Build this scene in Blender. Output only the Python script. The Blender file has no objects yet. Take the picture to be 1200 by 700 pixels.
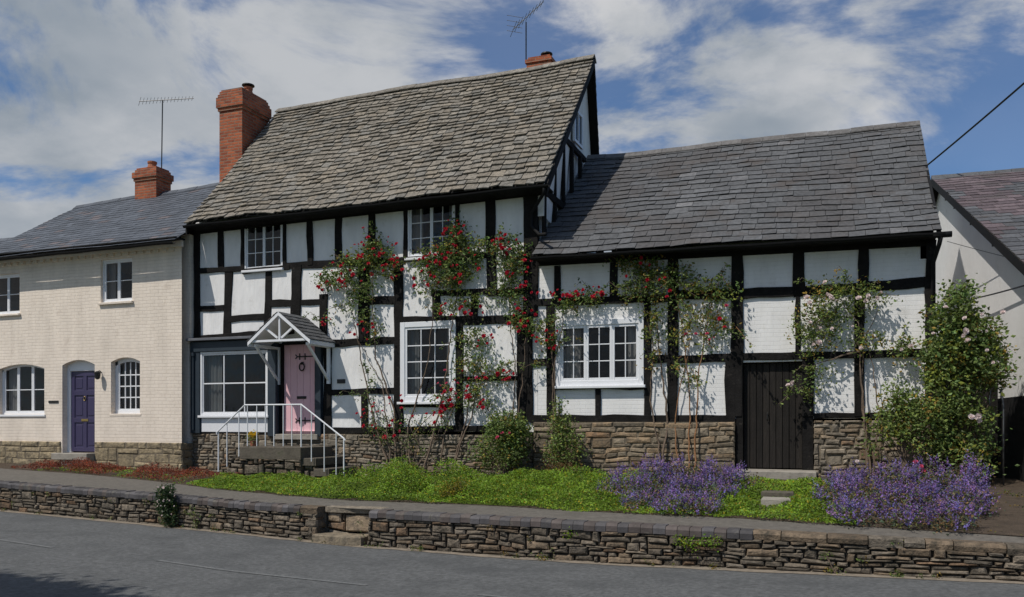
import bpy, math, random
import numpy as np
from mathutils import Vector, Matrix, noise
R = math.radians
C = bpy.context.scene.collection
sc = bpy.context.scene
# ------------------------------------------------------------------ camera
F = 994.0; CX = 600.0; HY = 495.0; DC = 15.83; ZE = 1.75
TH = math.atan(380/994); S_, C_ = math.sin(TH), math.cos(TH)
cam = bpy.data.objects.new('camera', bpy.data.cameras.new('camera')); C.objects.link(cam)
cam.location = (0, -DC, ZE); cam.rotation_euler = (R(90), 0, TH)
cam.data.sensor_width = 36; cam.data.lens = F/1200*36; cam.data.shift_y = 145/1200
cam.data.clip_end = 3000; sc.camera = cam
# ------------------------------------------------------------------ light
SUN_EL, SUN_AZ = 56, 33      # azimuth: degrees to the left of the facade's perpendicular
sdir = Vector((math.sin(R(SUN_AZ))*math.cos(R(SUN_EL)), math.cos(R(SUN_AZ))*math.cos(R(SUN_EL)), -math.sin(R(SUN_EL))))
sl = bpy.data.lights.new('sun', 'SUN'); sl.energy = 3.9; sl.angle = R(.5); sl.color = (1, .95, .88)
sun = bpy.data.objects.new('sun', sl); C.objects.link(sun)
sun.rotation_euler = sdir.to_track_quat('-Z', 'Y').to_euler()
sc.view_settings.view_transform = 'Standard'; sc.view_settings.look = 'None'
sc.view_settings.exposure = -0.12; sc.view_settings.gamma = 1

w = bpy.data.worlds.new('World'); sc.world = w; w.use_nodes = True
def build_world():
    nt = w.node_tree; N = nt.nodes; L = nt.links; N.clear()
    out = N.new('ShaderNodeOutputWorld'); bg = N.new('ShaderNodeBackground'); bg.inputs[1].default_value = .075
    sky = N.new('ShaderNodeTexSky'); sky.sky_type = 'NISHITA'; sky.sun_disc = False
    sky.sun_elevation = R(SUN_EL); sky.sun_rotation = R(180+SUN_AZ); sky.ozone_density = 3.5; sky.air_density = 1.0; sky.dust_density = .3
    tc = N.new('ShaderNodeTexCoord'); sep = N.new('ShaderNodeSeparateXYZ'); L.new(tc.outputs['Generated'], sep.inputs[0])
    def m(op, a, b=None, c=None):
        n = N.new('ShaderNodeMath'); n.operation = op
        for i, v in enumerate((a, b, c)):
            if v is None: continue
            if isinstance(v, (int, float)): n.inputs[i].default_value = v
            else: L.new(v, n.inputs[i])
        return n.outputs[0]
    def ramp(v, a, b):
        n = N.new('ShaderNodeMapRange'); n.interpolation_type = 'SMOOTHSTEP'; L.new(v, n.inputs[0])
        n.inputs[1].default_value = a; n.inputs[2].default_value = b; return n.outputs[0]
    zz = m('ADD', m('MAXIMUM', sep.outputs[2], 0), .30)
    cx = m('DIVIDE', sep.outputs[0], zz); cy = m('DIVIDE', sep.outputs[1], zz)
    cb = N.new('ShaderNodeCombineXYZ'); L.new(cx, cb.inputs[0]); L.new(cy, cb.inputs[1]); cb.inputs[2].default_value = 3.3
    n1 = N.new('ShaderNodeTexNoise'); L.new(cb.outputs[0], n1.inputs['Vector']); n1.inputs['Scale'].default_value = 2.7
    n1.inputs['Detail'].default_value = 9; n1.inputs['Roughness'].default_value = .60; n1.inputs['Distortion'].default_value = .5
    n2 = N.new('ShaderNodeTexNoise'); L.new(cb.outputs[0], n2.inputs['Vector']); n2.inputs['Scale'].default_value = 1.1
    n2.inputs['Detail'].default_value = 5; n2.inputs['Roughness'].default_value = .5
    n3 = N.new('ShaderNodeTexNoise'); L.new(cb.outputs[0], n3.inputs['Vector']); n3.inputs['Scale'].default_value = 4.5
    n3.inputs['Detail'].default_value = 6; n3.inputs['Roughness'].default_value = .6
    # azimuth: x/y of direction; left of view about -1.1, right about +.13
    az = m('ARCTAN2', sep.outputs[0], sep.outputs[1])           # radians, 0 = +Y
    right = ramp(az, .02, .15)                                  # thinning cover to the right
    hi = ramp(sep.outputs[2], .22, .52)
    left = ramp(az, -.30, -.62)
    cov = m('ADD', n1.outputs[0], m('MULTIPLY', right, -.10))
    cov = m('ADD', cov, m('MULTIPLY', left, .055))
    cov = m('ADD', cov, m('MULTIPLY', hi, -.03))
    cov = m('ADD', cov, m('MULTIPLY', ramp(az, -.60, -.22), -.02))
    alpha = m('MULTIPLY_ADD', ramp(cov, .395, .56), .86, .12)
    shade = m('ADD', m('MULTIPLY', ramp(n2.outputs[0], .42, .58), .6), m('MULTIPLY', ramp(n3.outputs[0], .35, .65), .4))
    shade = m('MULTIPLY', shade, m('SUBTRACT', 1.0, m('MULTIPLY', left, .25)))
    col = N.new('ShaderNodeMix'); col.data_type = 'RGBA'
    col.inputs[6].default_value = (3.5, 4.2, 5.0, 1); col.inputs[7].default_value = (8.6, 8.7, 8.9, 1)
    L.new(shade, col.inputs[0])
    mx = N.new('ShaderNodeMix'); mx.data_type = 'RGBA'
    
    tn = N.new('ShaderNodeMix'); tn.data_type = 'RGBA'; tn.blend_type = 'MULTIPLY'; tn.inputs[0].default_value = 1; L.new(sky.outputs[0], tn.inputs[6]); tn.inputs[7].default_value = (.66,.98,1.28,1)
    L.new(alpha, mx.inputs[0]); L.new(tn.outputs[2], mx.inputs[6]); L.new(col.outputs[2], mx.inputs[7])
    L.new(mx.outputs[2], bg.inputs[0]); L.new(bg.outputs[0], out.inputs[0])
build_world()

# ------------------------------------------------------------------ picking points off the survey of the front
def P(x, y, Y=0.0):                       # point on a plane parallel to the facade
    u = (x-CX)/F; Yd = Y+DC; X = Yd*(-S_+u*C_)/(C_+u*S_); ww = -S_*X+C_*Yd
    return Vector((X, Y, ZE+(HY-y)/F*ww))
def PX(x, y, X):                          # point on a plane X = const
    u = (x-CX)/F; Yd = X*(C_+u*S_)/(u*C_-S_); ww = -S_*X+C_*Yd
    return Vector((X, Yd-DC, ZE+(HY-y)/F*ww))
def Wd(x, y, ww):                         # point at depth
    lat = (x-CX)/F*ww
    return Vector((C_*lat-S_*ww, S_*lat+C_*ww-DC, ZE+(HY-y)/F*ww))
def rect(x0, y0, x1, y1, Y=0.0):          # -> X0, X1, Zbottom, Ztop
    xm = (x0+x1)/2
    return P(x0, 0, Y).x, P(x1, 0, Y).x, P(xm, y1, Y).z, P(xm, y0, Y).z

# ------------------------------------------------------------------ mesh helper
class MB:
    def __init__(s): s.v = []; s.f = []; s.c = []
    def add(s, vs, fs, col=(1, 1, 1)):
        b = len(s.v); s.v += [tuple(v) for v in vs]; s.f += [tuple(i+b for i in f) for f in fs]; s.c += [col]*len(vs)
    def box(s, x0, x1, y0, y1, z0, z1, col=(1, 1, 1)):
        s.add([(x0,y0,z0),(x1,y0,z0),(x1,y1,z0),(x0,y1,z0),(x0,y0,z1),(x1,y0,z1),(x1,y1,z1),(x0,y1,z1)],
              [(0,3,2,1),(4,5,6,7),(0,1,5,4),(1,2,6,5),(2,3,7,6),(3,0,4,7)], col)
    def bbox(s, x0, x1, y0, y1, z0, z1, b=.008, col=(1,1,1)):   # box with chamfered front (-Y) edges
        s.add([(x0,y1,z0),(x1,y1,z0),(x1,y1,z1),(x0,y1,z1),(x0,y0+b,z0),(x1,y0+b,z0),(x1,y0+b,z1),(x0,y0+b,z1),
               (x0+b,y0,z0+b),(x1-b,y0,z0+b),(x1-b,y0,z1-b),(x0+b,y0,z1-b)],
              [(0,3,2,1),(0,1,5,4),(1,2,6,5),(2,3,7,6),(3,0,4,7),(4,5,9,8),(5,6,10,9),(6,7,11,10),(7,4,8,11),(8,9,10,11)], col)
    def hexa(s, a, b, c, d, n, t, col=(1,1,1)):                 # quad a,b,c,d extruded by -n*t
        m = [Vector(p)-n*t for p in (a,b,c,d)]
        s.add([a,b,c,d]+m, [(0,1,2,3),(7,6,5,4),(0,4,5,1),(1,5,6,2),(2,6,7,3),(3,7,4,0)], col)
    def tube(s, pts, r, n=6, col=(1,1,1), cap=True):
        pts = [Vector(p) for p in pts]; k = len(pts)
        rs = r if isinstance(r, (list, tuple)) else [r]*k
        vs = []
        d0 = (pts[1]-pts[0]).normalized(); up = Vector((0,0,1)) if abs(d0.z) < .9 else Vector((1,0,0))
        side = d0.cross(up).normalized()
        for i, p in enumerate(pts):
            d = (pts[min(i+1,k-1)]-pts[max(i-1,0)]).normalized()
            side = (side-d*side.dot(d)).normalized(); o = d.cross(side)
            for j in range(n):
                a = 2*math.pi*j/n; vs.append(p+(side*math.cos(a)+o*math.sin(a))*rs[i])
        fs = [(i*n+j, i*n+(j+1)%n, (i+1)*n+(j+1)%n, (i+1)*n+j) for i in range(k-1) for j in range(n)]
        if cap: fs += [tuple(range(n-1,-1,-1)), tuple((k-1)*n+j for j in range(n))]
        s.add(vs, fs, col)
    def bar(s, a, b, wd, dp, col=(1,1,1)):                      # rectangular bar a->b, wd in plane XZ-ish, dp along Y-ish
        a = Vector(a); b = Vector(b); d = (b-a).normalized(); y = Vector((0,1,0))
        if abs(d.dot(y)) > .9: y = Vector((1,0,0))
        q = d.cross(y).normalized(); y = q.cross(d).normalized()
        vs = [p+q*i*wd/2+y*j*dp/2 for p in (a,b) for i, j in ((-1,-1),(1,-1),(1,1),(-1,1))]
        s.add(vs, [(0,1,2,3),(7,6,5,4),(0,4,5,1),(1,5,6,2),(2,6,7,3),(3,7,4,0)], col)
    def build(s, name, mat, parent=None, smooth=False, label=None):
        me = bpy.data.meshes.new(name); me.from_pydata(s.v, [], s.f)
        ca = me.color_attributes.new('tint', 'FLOAT_COLOR', 'POINT')
        ca.data.foreach_set('color', np.array([(c[0],c[1],c[2],1) for c in s.c], dtype=np.float32).ravel())
        me.materials.append(mat)
        if smooth: me.polygons.foreach_set('use_smooth', [True]*len(me.polygons))
        me.update()
        import bmesh
        if len(s.f) < 60000 and not getattr(s, 'open', False):
            bm = bmesh.new(); bm.from_mesh(me); bmesh.ops.recalc_face_normals(bm, faces=bm.faces); bm.to_mesh(me); bm.free()
        o = bpy.data.objects.new(name, me); C.objects.link(o)
        if parent is not None:
            o.parent = parent; o.location = -wloc(parent)
        if label: o['label'] = label
        return o
def wloc(o):
    l = Vector((0,0,0))
    while o: l += o.location; o = o.parent
    return l
def tag(o, label=None, cat=None, group=None, kind=None):
    if label: o['label'] = label
    if cat: o['category'] = cat
    if group: o['group'] = group
    if kind: o['kind'] = kind
    return o
def thing(name, label, cat, loc, group=None):
    o = bpy.data.objects.new(name, None); C.objects.link(o); o.location = loc; o.empty_display_size = .3
    return tag(o, label, cat, group)
rnd = random.Random(7)
U = rnd.uniform

# ------------------------------------------------------------------ materials
def pmat(name, base, rough=.8, var=.12, vscale=3.0, bump=.3, bscale=30, attr=False, stain=None, stain_scale=1.2, stain_lo=.55, stain_hi=.7,
         brick=None, spec=.3, metal=0, bdist=.01, stretch=None):
    m = bpy.data.materials.new(name); m.use_nodes = True; nt = m.node_tree; N = nt.nodes; L = nt.links
    bs = N['Principled BSDF']; bs.inputs['Roughness'].default_value = rough; bs.inputs['Specular IOR Level'].default_value = spec
    bs.inputs['Metallic'].default_value = metal
    tc = N.new('ShaderNodeTexCoord'); vec = tc.outputs['Object']
    if stretch:
        mp = N.new('ShaderNodeMapping'); mp.inputs['Scale'].default_value = stretch; L.new(vec, mp.inputs[0]); vec2 = mp.outputs[0]
    else: vec2 = vec
    def noise_(sc_, det=6, ro=.6, v=None):
        n = N.new('ShaderNodeTexNoise'); n.inputs['Scale'].default_value = sc_; n.inputs['Detail'].default_value = det
        n.inputs['Roughness'].default_value = ro; L.new(v or vec, n.inputs['Vector']); return n.outputs[0]
    def mixc(f, a, b, mode='MIX'):
        n = N.new('ShaderNodeMix'); n.data_type = 'RGBA'; n.blend_type = mode
        for i, v in ((0, f), (6, a), (7, b)):
            if isinstance(v, (int, float)): n.inputs[i].default_value = v
            elif isinstance(v, tuple): n.inputs[i].default_value = (*v[:3], 1)
            else: L.new(v, n.inputs[i])
        return n.outputs[2]
    lo = tuple(max(0, c*(1-var)) for c in base); hi = tuple(c*(1+var) for c in base)
    fr = N.new('ShaderNodeMapRange'); L.new(noise_(vscale, 8, .65, vec2), fr.inputs[0]); fr.inputs[1].default_value = .3; fr.inputs[2].default_value = .7
    col = mixc(fr.outputs[0], lo, hi)
    height = noise_(bscale, 5, .6, vec2)
    if brick:
        c1, c2, mort, bw, bh, ms = brick
        sp = N.new('ShaderNodeSeparateXYZ'); L.new(vec, sp.inputs[0])
        ad = N.new('ShaderNodeMath'); L.new(sp.outputs[0], ad.inputs[0]); L.new(sp.outputs[1], ad.inputs[1])
        cb = N.new('ShaderNodeCombineXYZ'); L.new(ad.outputs[0], cb.inputs[0]); L.new(sp.outputs[2], cb.inputs[1])
        # slight wobble so that courses are not ruler straight
        wn = N.new('ShaderNodeTexNoise'); wn.inputs['Scale'].default_value = 1.3; L.new(vec, wn.inputs['Vector'])
        vm = N.new('ShaderNodeVectorMath'); vm.operation = 'MULTIPLY_ADD'; L.new(wn.outputs[1], vm.inputs[0]); vm.inputs[1].default_value = (.05, .05, 0); L.new(cb.outputs[0], vm.inputs[2])
        bt = N.new('ShaderNodeTexBrick'); L.new(vm.outputs[0], bt.inputs['Vector']); bt.inputs['Scale'].default_value = 1
        bt.inputs['Color1'].default_value = (*c1, 1); bt.inputs['Color2'].default_value = (*c2, 1); bt.inputs['Mortar'].default_value = (*mort, 1)
        bt.inputs['Brick Width'].default_value = bw; bt.inputs['Row Height'].default_value = bh; bt.inputs['Mortar Size'].default_value = ms
        bt.inputs['Mortar Smooth'].default_value = .3; bt.inputs['Bias'].default_value = 0
        col = mixc(.55, bt.outputs[0], col, 'MULTIPLY') if False else mixc(1.0, bt.outputs[0], mixc(fr.outputs[0], (1-var,)*3, (1+var,)*3), 'MULTIPLY')
        hm = N.new('ShaderNodeMath'); hm.operation = 'MULTIPLY_ADD'; L.new(bt.outputs[1], hm.inputs[0]); hm.inputs[1].default_value = -1.0; L.new(height, hm.inputs[2]); height = hm.outputs[0]
    if attr:
        a = N.new('ShaderNodeAttribute'); a.attribute_name = 'tint'
        col = mixc(1.0, col, a.outputs[0], 'MULTIPLY')
    if stain:
        sr = N.new('ShaderNodeMapRange'); L.new(noise_(stain_scale, 9, .7), sr.inputs[0]); sr.inputs[1].default_value = stain_lo; sr.inputs[2].default_value = stain_hi
        col = mixc(sr.outputs[0], col, stain)
    L.new(col, bs.inputs['Base Color'])
    if bump:
        bp = N.new('ShaderNodeBump'); bp.inputs['Strength'].default_value = bump; bp.inputs['Distance'].default_value = bdist
        L.new(height, bp.inputs['Height']); L.new(bp.outputs[0], bs.inputs['Normal'])
    return m
M = {}
M['plaster'] = pmat('white_limewash', (.79,.78,.765), .85, .11, 3.0, .8, 7, stretch=(1,1,.3), stain=(.50,.475,.43), stain_scale=2.6, stain_lo=.57, stain_hi=.82, bdist=.022)
M['plaster_brick'] = pmat('white_painted_brick', (.79,.78,.765), .85, .09, 3.0, .4, 12, stretch=(1,1,.3), brick=((.79,.78,.765),(.78,.77,.75),(.755,.745,.725),.225,.075,.005), stain=(.50,.475,.43), stain_scale=2.4, stain_lo=.57, stain_hi=.82, bdist=.012)
M['timber'] = pmat('black_oak', (.013,.012,.0115), .8, .5, 4, .9, 25, spec=.12, stain=(.075,.066,.056), stain_scale=9, stain_lo=.60, stain_hi=.8, bdist=.012)
M['cream'] = pmat('cream_painted_brick', (.77,.69,.59), .8, .12, 2.5, .6, 26, stretch=(1,1,.3), brick=((.80,.705,.60),(.775,.68,.575),(.73,.635,.535),.235,.078,.007), stain=(.52,.43,.35), stain_scale=2.6, stain_lo=.56, stain_hi=.85, bdist=.008)
M['redbrick'] = pmat('red_brick', (.40,.15,.08), .85, .2, 6, .6, 40, brick=((.44,.12,.05),(.24,.06,.03),(.25,.165,.115),.225,.075,.011), stain=(.06,.035,.025), stain_scale=3.0, stain_lo=.56, stain_hi=.8, bdist=.01)
M['darkbrick'] = pmat('blue_engineering_brick', (.085,.08,.08), .75, .25, 8, .5, 40, attr=True, stain=(.16,.15,.12), stain_scale=6, stain_lo=.55, stain_hi=.75)
M['stone'] = pmat('rubble_stone', (.175,.145,.11), .95, .4, 12, 1.0, 26, attr=True, stain=(.055,.048,.036), stain_scale=7, stain_lo=.46, stain_hi=.66, bdist=.03)
M['stone_pale'] = pmat('pale_stone', (.25,.212,.162), .95, .35, 9, 1.0, 24, attr=True, stain=(.085,.075,.06), stain_scale=8, stain_lo=.46, stain_hi=.70, bdist=.02)
M['mortar'] = pmat('old_mortar', (.17,.14,.10), .95, .3, 9, .8, 30, bdist=.02)
M['mortar_dark'] = pmat('wall_core_earth', (.055,.046,.036), .95, .3, 9, .8, 30, bdist=.02)
M['stoneslate'] = pmat('stone_slate', (.245,.222,.188), .95, .35, 16, 1.0, 34, attr=True, stain=(.085,.08,.068), stain_scale=11, stain_lo=.48, stain_hi=.68, bdist=.02)
M['slate'] = pmat('welsh_slate', (.092,.094,.097), .7, .35, 14, .7, 30, attr=True, stain=(.082,.072,.066), stain_scale=1.3, stain_lo=.52, stain_hi=.66, bdist=.006)
M['slate_smooth'] = pmat('blue_slate', (.082,.092,.11), .55, .2, 12, .4, 30, attr=True, bdist=.004)
M['underlay'] = pmat('roof_boarding', (.03,.028,.026), .9, .2, 5, 0)
M['white'] = pmat('white_gloss_paint', (.76,.77,.79), .4, .03, 6, .15, 30, spec=.5)
M['black'] = pmat('black_gloss_paint', (.010,.010,.0105), .75, .2, 6, .1, 20, spec=.2)
M['iron'] = pmat('wrought_iron', (.02,.02,.02), .5, .2, 10, .3, 60)
M['bluepaint'] = pmat('slate_blue_paint', (.03,.042,.055), .5, .12, 5, .2, 20)
M['darkblue'] = pmat('dark_blue_paint', (.018,.027,.042), .5, .12, 5, .2, 20)
M['pink'] = pmat('pink_door_paint', (.80,.49,.53), .45, .04, 3, .15, 12)
M['purple'] = pmat('purple_door_paint', (.046,.038,.092), .38, .06, 4, .15, 20, spec=.5)
M['oldwood'] = pmat('dark_weathered_boards', (.017,.0145,.0125), .8, .4, 3, 1.0, 14, attr=True, stretch=(10,10,1), bdist=.01)
M['render_white'] = pmat('white_render', (.80,.79,.77), .9, .05, 1.5, .4, 9, stain=(.55,.52,.47), stain_scale=1.8, stain_lo=.6, stain_hi=.85, bdist=.012)
M['wall_shade'] = pmat('painted_wall_shade', (.010,.009,.009), .85, .4, 4, .5, 20)  # near-black colour stands in for deep shade on the lower wall
M['brass'] = pmat('brass', (.55,.38,.14), .3, .1, 5, 0, 10, metal=1)
M['metal'] = pmat('aluminium', (.16,.16,.165), .45, .1, 5, 0, 10, metal=.7)
M['lead'] = pmat('lead_flashing', (.14,.145,.16), .55, .2, 6, .3, 20)
M['terracotta'] = pmat('terracotta', (.36,.14,.075), .8, .2, 8, .3, 30, stain=(.09,.07,.06), stain_scale=7)
M['curtain'] = pmat('net_curtain', (.62,.62,.60), .95, .05, 5, 0)
M['curtain_grey'] = pmat('grey_green_curtain', (.42,.45,.45), .95, .08, 5, 0)
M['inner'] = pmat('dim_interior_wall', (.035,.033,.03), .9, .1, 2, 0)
M['concrete'] = pmat('worn_step_stone', (.30,.275,.235), .9, .2, 6, .6, 30, stain=(.12,.11,.09), stain_scale=5, bdist=.01)
M['stepdark'] = pmat('mossy_step_stone', (.11,.095,.075), .9, .3, 6, .8, 25, stain=(.07,.07,.045), stain_scale=6, bdist=.015)
M['asphalt'] = pmat('road_asphalt', (.105,.108,.108), .92, .38, 17, 1.0, 70, stain=(.062,.065,.066), stain_scale=1.1, stain_lo=.46, stain_hi=.78, bdist=.008)
M['pave'] = pmat('pavement_tarmac', (.125,.114,.098), .92, .25, 12, .6, 90, stain=(.10,.092,.078), stain_scale=1.6, stain_lo=.52, stain_hi=.7, bdist=.006)
M['soil'] = pmat('garden_soil', (.075,.055,.038), .95, .3, 6, 1.0, 25, bdist=.04)
M['field'] = pmat('rough_grass', (.065,.09,.03), .95, .3, .3, .8, 8, bdist=.05)
M['grit'] = pmat('roadside_grit', (.22,.185,.145), .95, .3, 8, .8, 60, bdist=.01)
M['bark'] = pmat('bark', (.15,.11,.08), .9, .3, 15, .9, 40, attr=True, bdist=.01)
M['plastic_black'] = pmat('black_cable', (.015,.015,.015), .5, .1, 5, 0)
M['plaque'] = pmat('slate_plaque', (.03,.03,.032), .4, .1, 5, 0)
def worn_paint():
    m = bpy.data.materials.new('worn_road_paint'); m.use_nodes = True; N = m.node_tree.nodes; L = m.node_tree.links
    bs = N['Principled BSDF']; bs.inputs['Roughness'].default_value = .85; tc = N.new('ShaderNodeTexCoord')
    n = N.new('ShaderNodeTexNoise'); n.inputs['Scale'].default_value = 22; n.inputs['Detail'].default_value = 8; n.inputs['Roughness'].default_value = .75; L.new(tc.outputs['Object'], n.inputs['Vector'])
    r = N.new('ShaderNodeMapRange'); L.new(n.outputs[0], r.inputs[0]); r.inputs[1].default_value = .44; r.inputs[2].default_value = .62
    mx = N.new('ShaderNodeMix'); mx.data_type = 'RGBA'; L.new(r.outputs[0], mx.inputs[0]); mx.inputs[6].default_value = (.10,.105,.105,1); mx.inputs[7].default_value = (.165,.168,.166,1)
    L.new(mx.outputs[2], bs.inputs['Base Color']); return m
M['roadpaint'] = worn_paint()
def leafmat(name, base, var=.35, trans=.35, rough=.55):
    m = bpy.data.materials.new(name); m.use_nodes = True; nt = m.node_tree; N = nt.nodes; L = nt.links
    bs = N['Principled BSDF']; bs.inputs['Roughness'].default_value = rough; bs.inputs['Specular IOR Level'].default_value = .35
    a = N.new('ShaderNodeAttribute'); a.attribute_name = 'tint'
    mx = N.new('ShaderNodeMix'); mx.data_type = 'RGBA'; mx.blend_type = 'MULTIPLY'; mx.inputs[0].default_value = 1
    mx.inputs[6].default_value = (*base, 1); L.new(a.outputs[0], mx.inputs[7]); L.new(mx.outputs[2], bs.inputs['Base Color'])
    tr = N.new('ShaderNodeBsdfTranslucent'); L.new(mx.outputs[2], tr.inputs[0])
    ms = N.new('ShaderNodeMixShader'); ms.inputs[0].default_value = trans; L.new(bs.outputs[0], ms.inputs[1]); L.new(tr.outputs[0], ms.inputs[2])
    L.new(ms.outputs[0], N['Material Output'].inputs[0]); return m
M['leaf'] = leafmat('rose_leaf', (.15,.205,.055)); M['leaf_dark'] = leafmat('dark_leaf', (.045,.08,.028)); M['leaf_bright'] = leafmat('groundcover_leaf', (.17,.27,.022))
M['leaf_lime'] = leafmat('fresh_leaf', (.18,.235,.06))
M['leaf_grey'] = leafmat('catmint_leaf', (.12,.15,.085)); M['sedum'] = leafmat('red_sedum', (.20,.055,.028)); M['leaf_yellow'] = leafmat('yellow_flower', (.42,.30,.05))
M['catmint'] = leafmat('catmint_flower', (.25,.175,.42), trans=.3)
M['red'] = leafmat('red_petal', (.50,.02,.045), trans=.25); M['pinkpetal'] = leafmat('pink_petal', (.58,.09,.17), trans=.25); M['whitepetal'] = leafmat('white_petal', (.78,.68,.66), trans=.25)
def glass():
    m = bpy.data.materials.new('old_window_glass'); m.use_nodes = True; N = m.node_tree.nodes; L = m.node_tree.links
    bs = N['Principled BSDF']; bs.inputs['Base Color'].default_value = (.008,.009,.011,1); bs.inputs['Roughness'].default_value = .03
    bs.inputs['Alpha'].default_value = .58; bs.inputs['Specular IOR Level'].default_value = .55
    tc = N.new('ShaderNodeTexCoord'); n = N.new('ShaderNodeTexNoise'); n.inputs['Scale'].default_value = 3.5; L.new(tc.outputs['Object'], n.inputs['Vector'])
    b = N.new('ShaderNodeBump'); b.inputs['Strength'].default_value = .35; b.inputs['Distance'].default_value = .02; L.new(n.outputs[0], b.inputs['Height']); L.new(b.outputs[0], bs.inputs['Normal'])
    return m
M['glass'] = glass()

# ------------------------------------------------------------------ ground lines along the road
st = [  # image x, depth of wall face, y of wall foot, y of wall top
 (0,598,565),(180,615,579),(300,627,590),(400,638,596.5),(600,653,607),(700,660,613),(950,671,626),(1177,681,638)]
RBp, RTp = [], []
for x, yb, yt in st:
    ww = 1/(.0625+.0000404*x); RBp.append(Wd(x, yb, ww)); RTp.append(Wd(x, yt, ww))
PBp = []
for x, y, z in [(0,549,-1.05),(100,556,-1.12),(180,564,-1.17),(270,575,-1.23),(400,586,-1.27),(560,592,-1.28),(700,600,-1.28),(860,607,-1.27),(980,615,-1.26),(1160,626,-1.26)]:
    PBp.append(Wd(x, y, F*(-z)/(y-HY)))
def ext(pts):
    a = np.array([(p.x,p.y,p.z) for p in pts])
    d0 = (a[0]-a[2]); d0 /= abs(d0[0]); d1 = (a[-1]-a[-3]); d1 /= abs(d1[0])
    rows = [a[0]+d0*70*np.array([1,1,.15]), a[0]+d0*5*np.array([1,1,.5])]+list(a)+[a[-1]+d1*5*np.array([1,1,.3]), a[-1]+d1*70*np.array([1,1,.05])]
    return np.array(rows)
RB = ext(RBp); RT = ext(RTp); PB = ext(PBp)
def cv(A, X): return float(np.interp(X, A[:,0], A[:,1])), float(np.interp(X, A[:,0], A[:,2]))
Xhl = P(213,0,-.4).x          # right corner of the brick house
FBx = np.array([-80, P(0,0,-.4).x, Xhl, Xhl+.3, P(400,0).x, P(620,0).x, P(860,0).x, P(1100,0).x, 80])
FBz = np.array([-.95,-1.02,-1.10,-1.14,-1.18,-1.03,-.93,-.92,-.95])+ZE
def fb(X): return (-.38 if X < Xhl else .05), float(np.interp(X, FBx, FBz))
def bed_z(X, Y):
    y0, z0 = cv(PB, X); y1, z1 = fb(X); t = min(1, max(0, (Y-y0)/max(.05, y1-y0))); return z0+(z1-z0)*t
def road_z(X, Y):
    return cv(RB, X)[1]-.0
def sheet(name, rows, mat, label=None):
    mb = MB(); mb.open = True; n = len(rows[0]); mb.add([p for r in rows for p in r], [(i*n+j,(i+1)*n+j,(i+1)*n+j+1,i*n+j+1) for i in range(len(rows)-1) for j in range(n-1)])
    o = mb.build(name, mat); o['kind'] = 'structure'; return o
xs = sorted(set([-80,-60,-40]+list(np.arange(-24, 8, .25))+[10,20,40,60]))
sheet('road', [[(X, cv(RB,X)[0]+.25-k, road_z(X,0)-.004) for k in (0,.5,1.2,2.5,4,6,8.6)] for X in xs], M['asphalt'])
rg = random.Random(3)
sheet('gutter', [[(X, cv(RB,X)[0]+.2, cv(RB,X)[1]+.012), (X, cv(RB,X)[0]-.10-.06*rg.random(), cv(RB,X)[1]+.001)] for X in xs], M['grit'])
sheet('pavement', [[(X, cv(RT,X)[0]+.2+(cv(PB,X)[0]+.06-cv(RT,X)[0]-.2)*k/4, cv(RT,X)[1]-.012+(cv(PB,X)[1]+.012-cv(RT,X)[1])*k/4) for k in range(5)] for X in xs], M['pave'])
def bedrow(X):
    y0, z0 = cv(PB,X); y1, z1 = fb(X); return [(X, y0+(y1+.02-y0)*k/6, z0+(z1-z0)*k/6+(0 if k in (0,) else .02*noise.noise(Vector((X*1.5,k,0))))) for k in range(7)]
sheet('soil', [bedrow(X) for X in xs if -24 <= X <= 7], M['soil'])
sheet('ground', [[(X,Y,-.42+(0 if Y > -30 else 0)) for Y in (-1500,-400,-100,-40,400,1500)] for X in (-1500,-300,-80,80,300,1500)], M['field'])
# the verge on the near side of the road
yv = lambda X: cv(RB,X)[0]+.25-8.4
sheet('verge', [[(X, yv(X)-k, road_z(X,0)+.09+.02*math.sin(X*3+k)) for k in (0,.4,1,3,8,16)] for X in xs], M['field'])
sheet('kerb', [[(X, yv(X)+.13, road_z(X,0)-.02),(X, yv(X)+.12, road_z(X,0)+.11),(X, yv(X)-.02, road_z(X,0)+.115)] for X in xs], M['concrete'])
# worn centre line
def onroad(x, y):
    z = -1.8
    for _ in range(6):
        p = Wd(x, y, F*(-z)/(y-HY)); z = road_z(p.x, 0)-ZE
    return p
mk = []
for (xa,ya),(xb,yb) in [((-60,624),(62,642)),((183,656.5),(430,686)),((560,697),(760,712))]:
    a, b = onroad(xa,ya), onroad(xb,yb); n = 14; mb = MB(); mb.open = True; vs = []
    for i in range(n+1):
        p = a.lerp(b, i/n); z = road_z(p.x,0)+.002
        vs += [(p.x,p.y-.035,z),(p.x,p.y+.035,z)]
    mb.add(vs, [(2*i,2*i+2,2*i+3,2*i+1) for i in range(n)]); o = mb.build('road_marking', M['roadpaint']); o['kind'] = 'structure'

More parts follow.
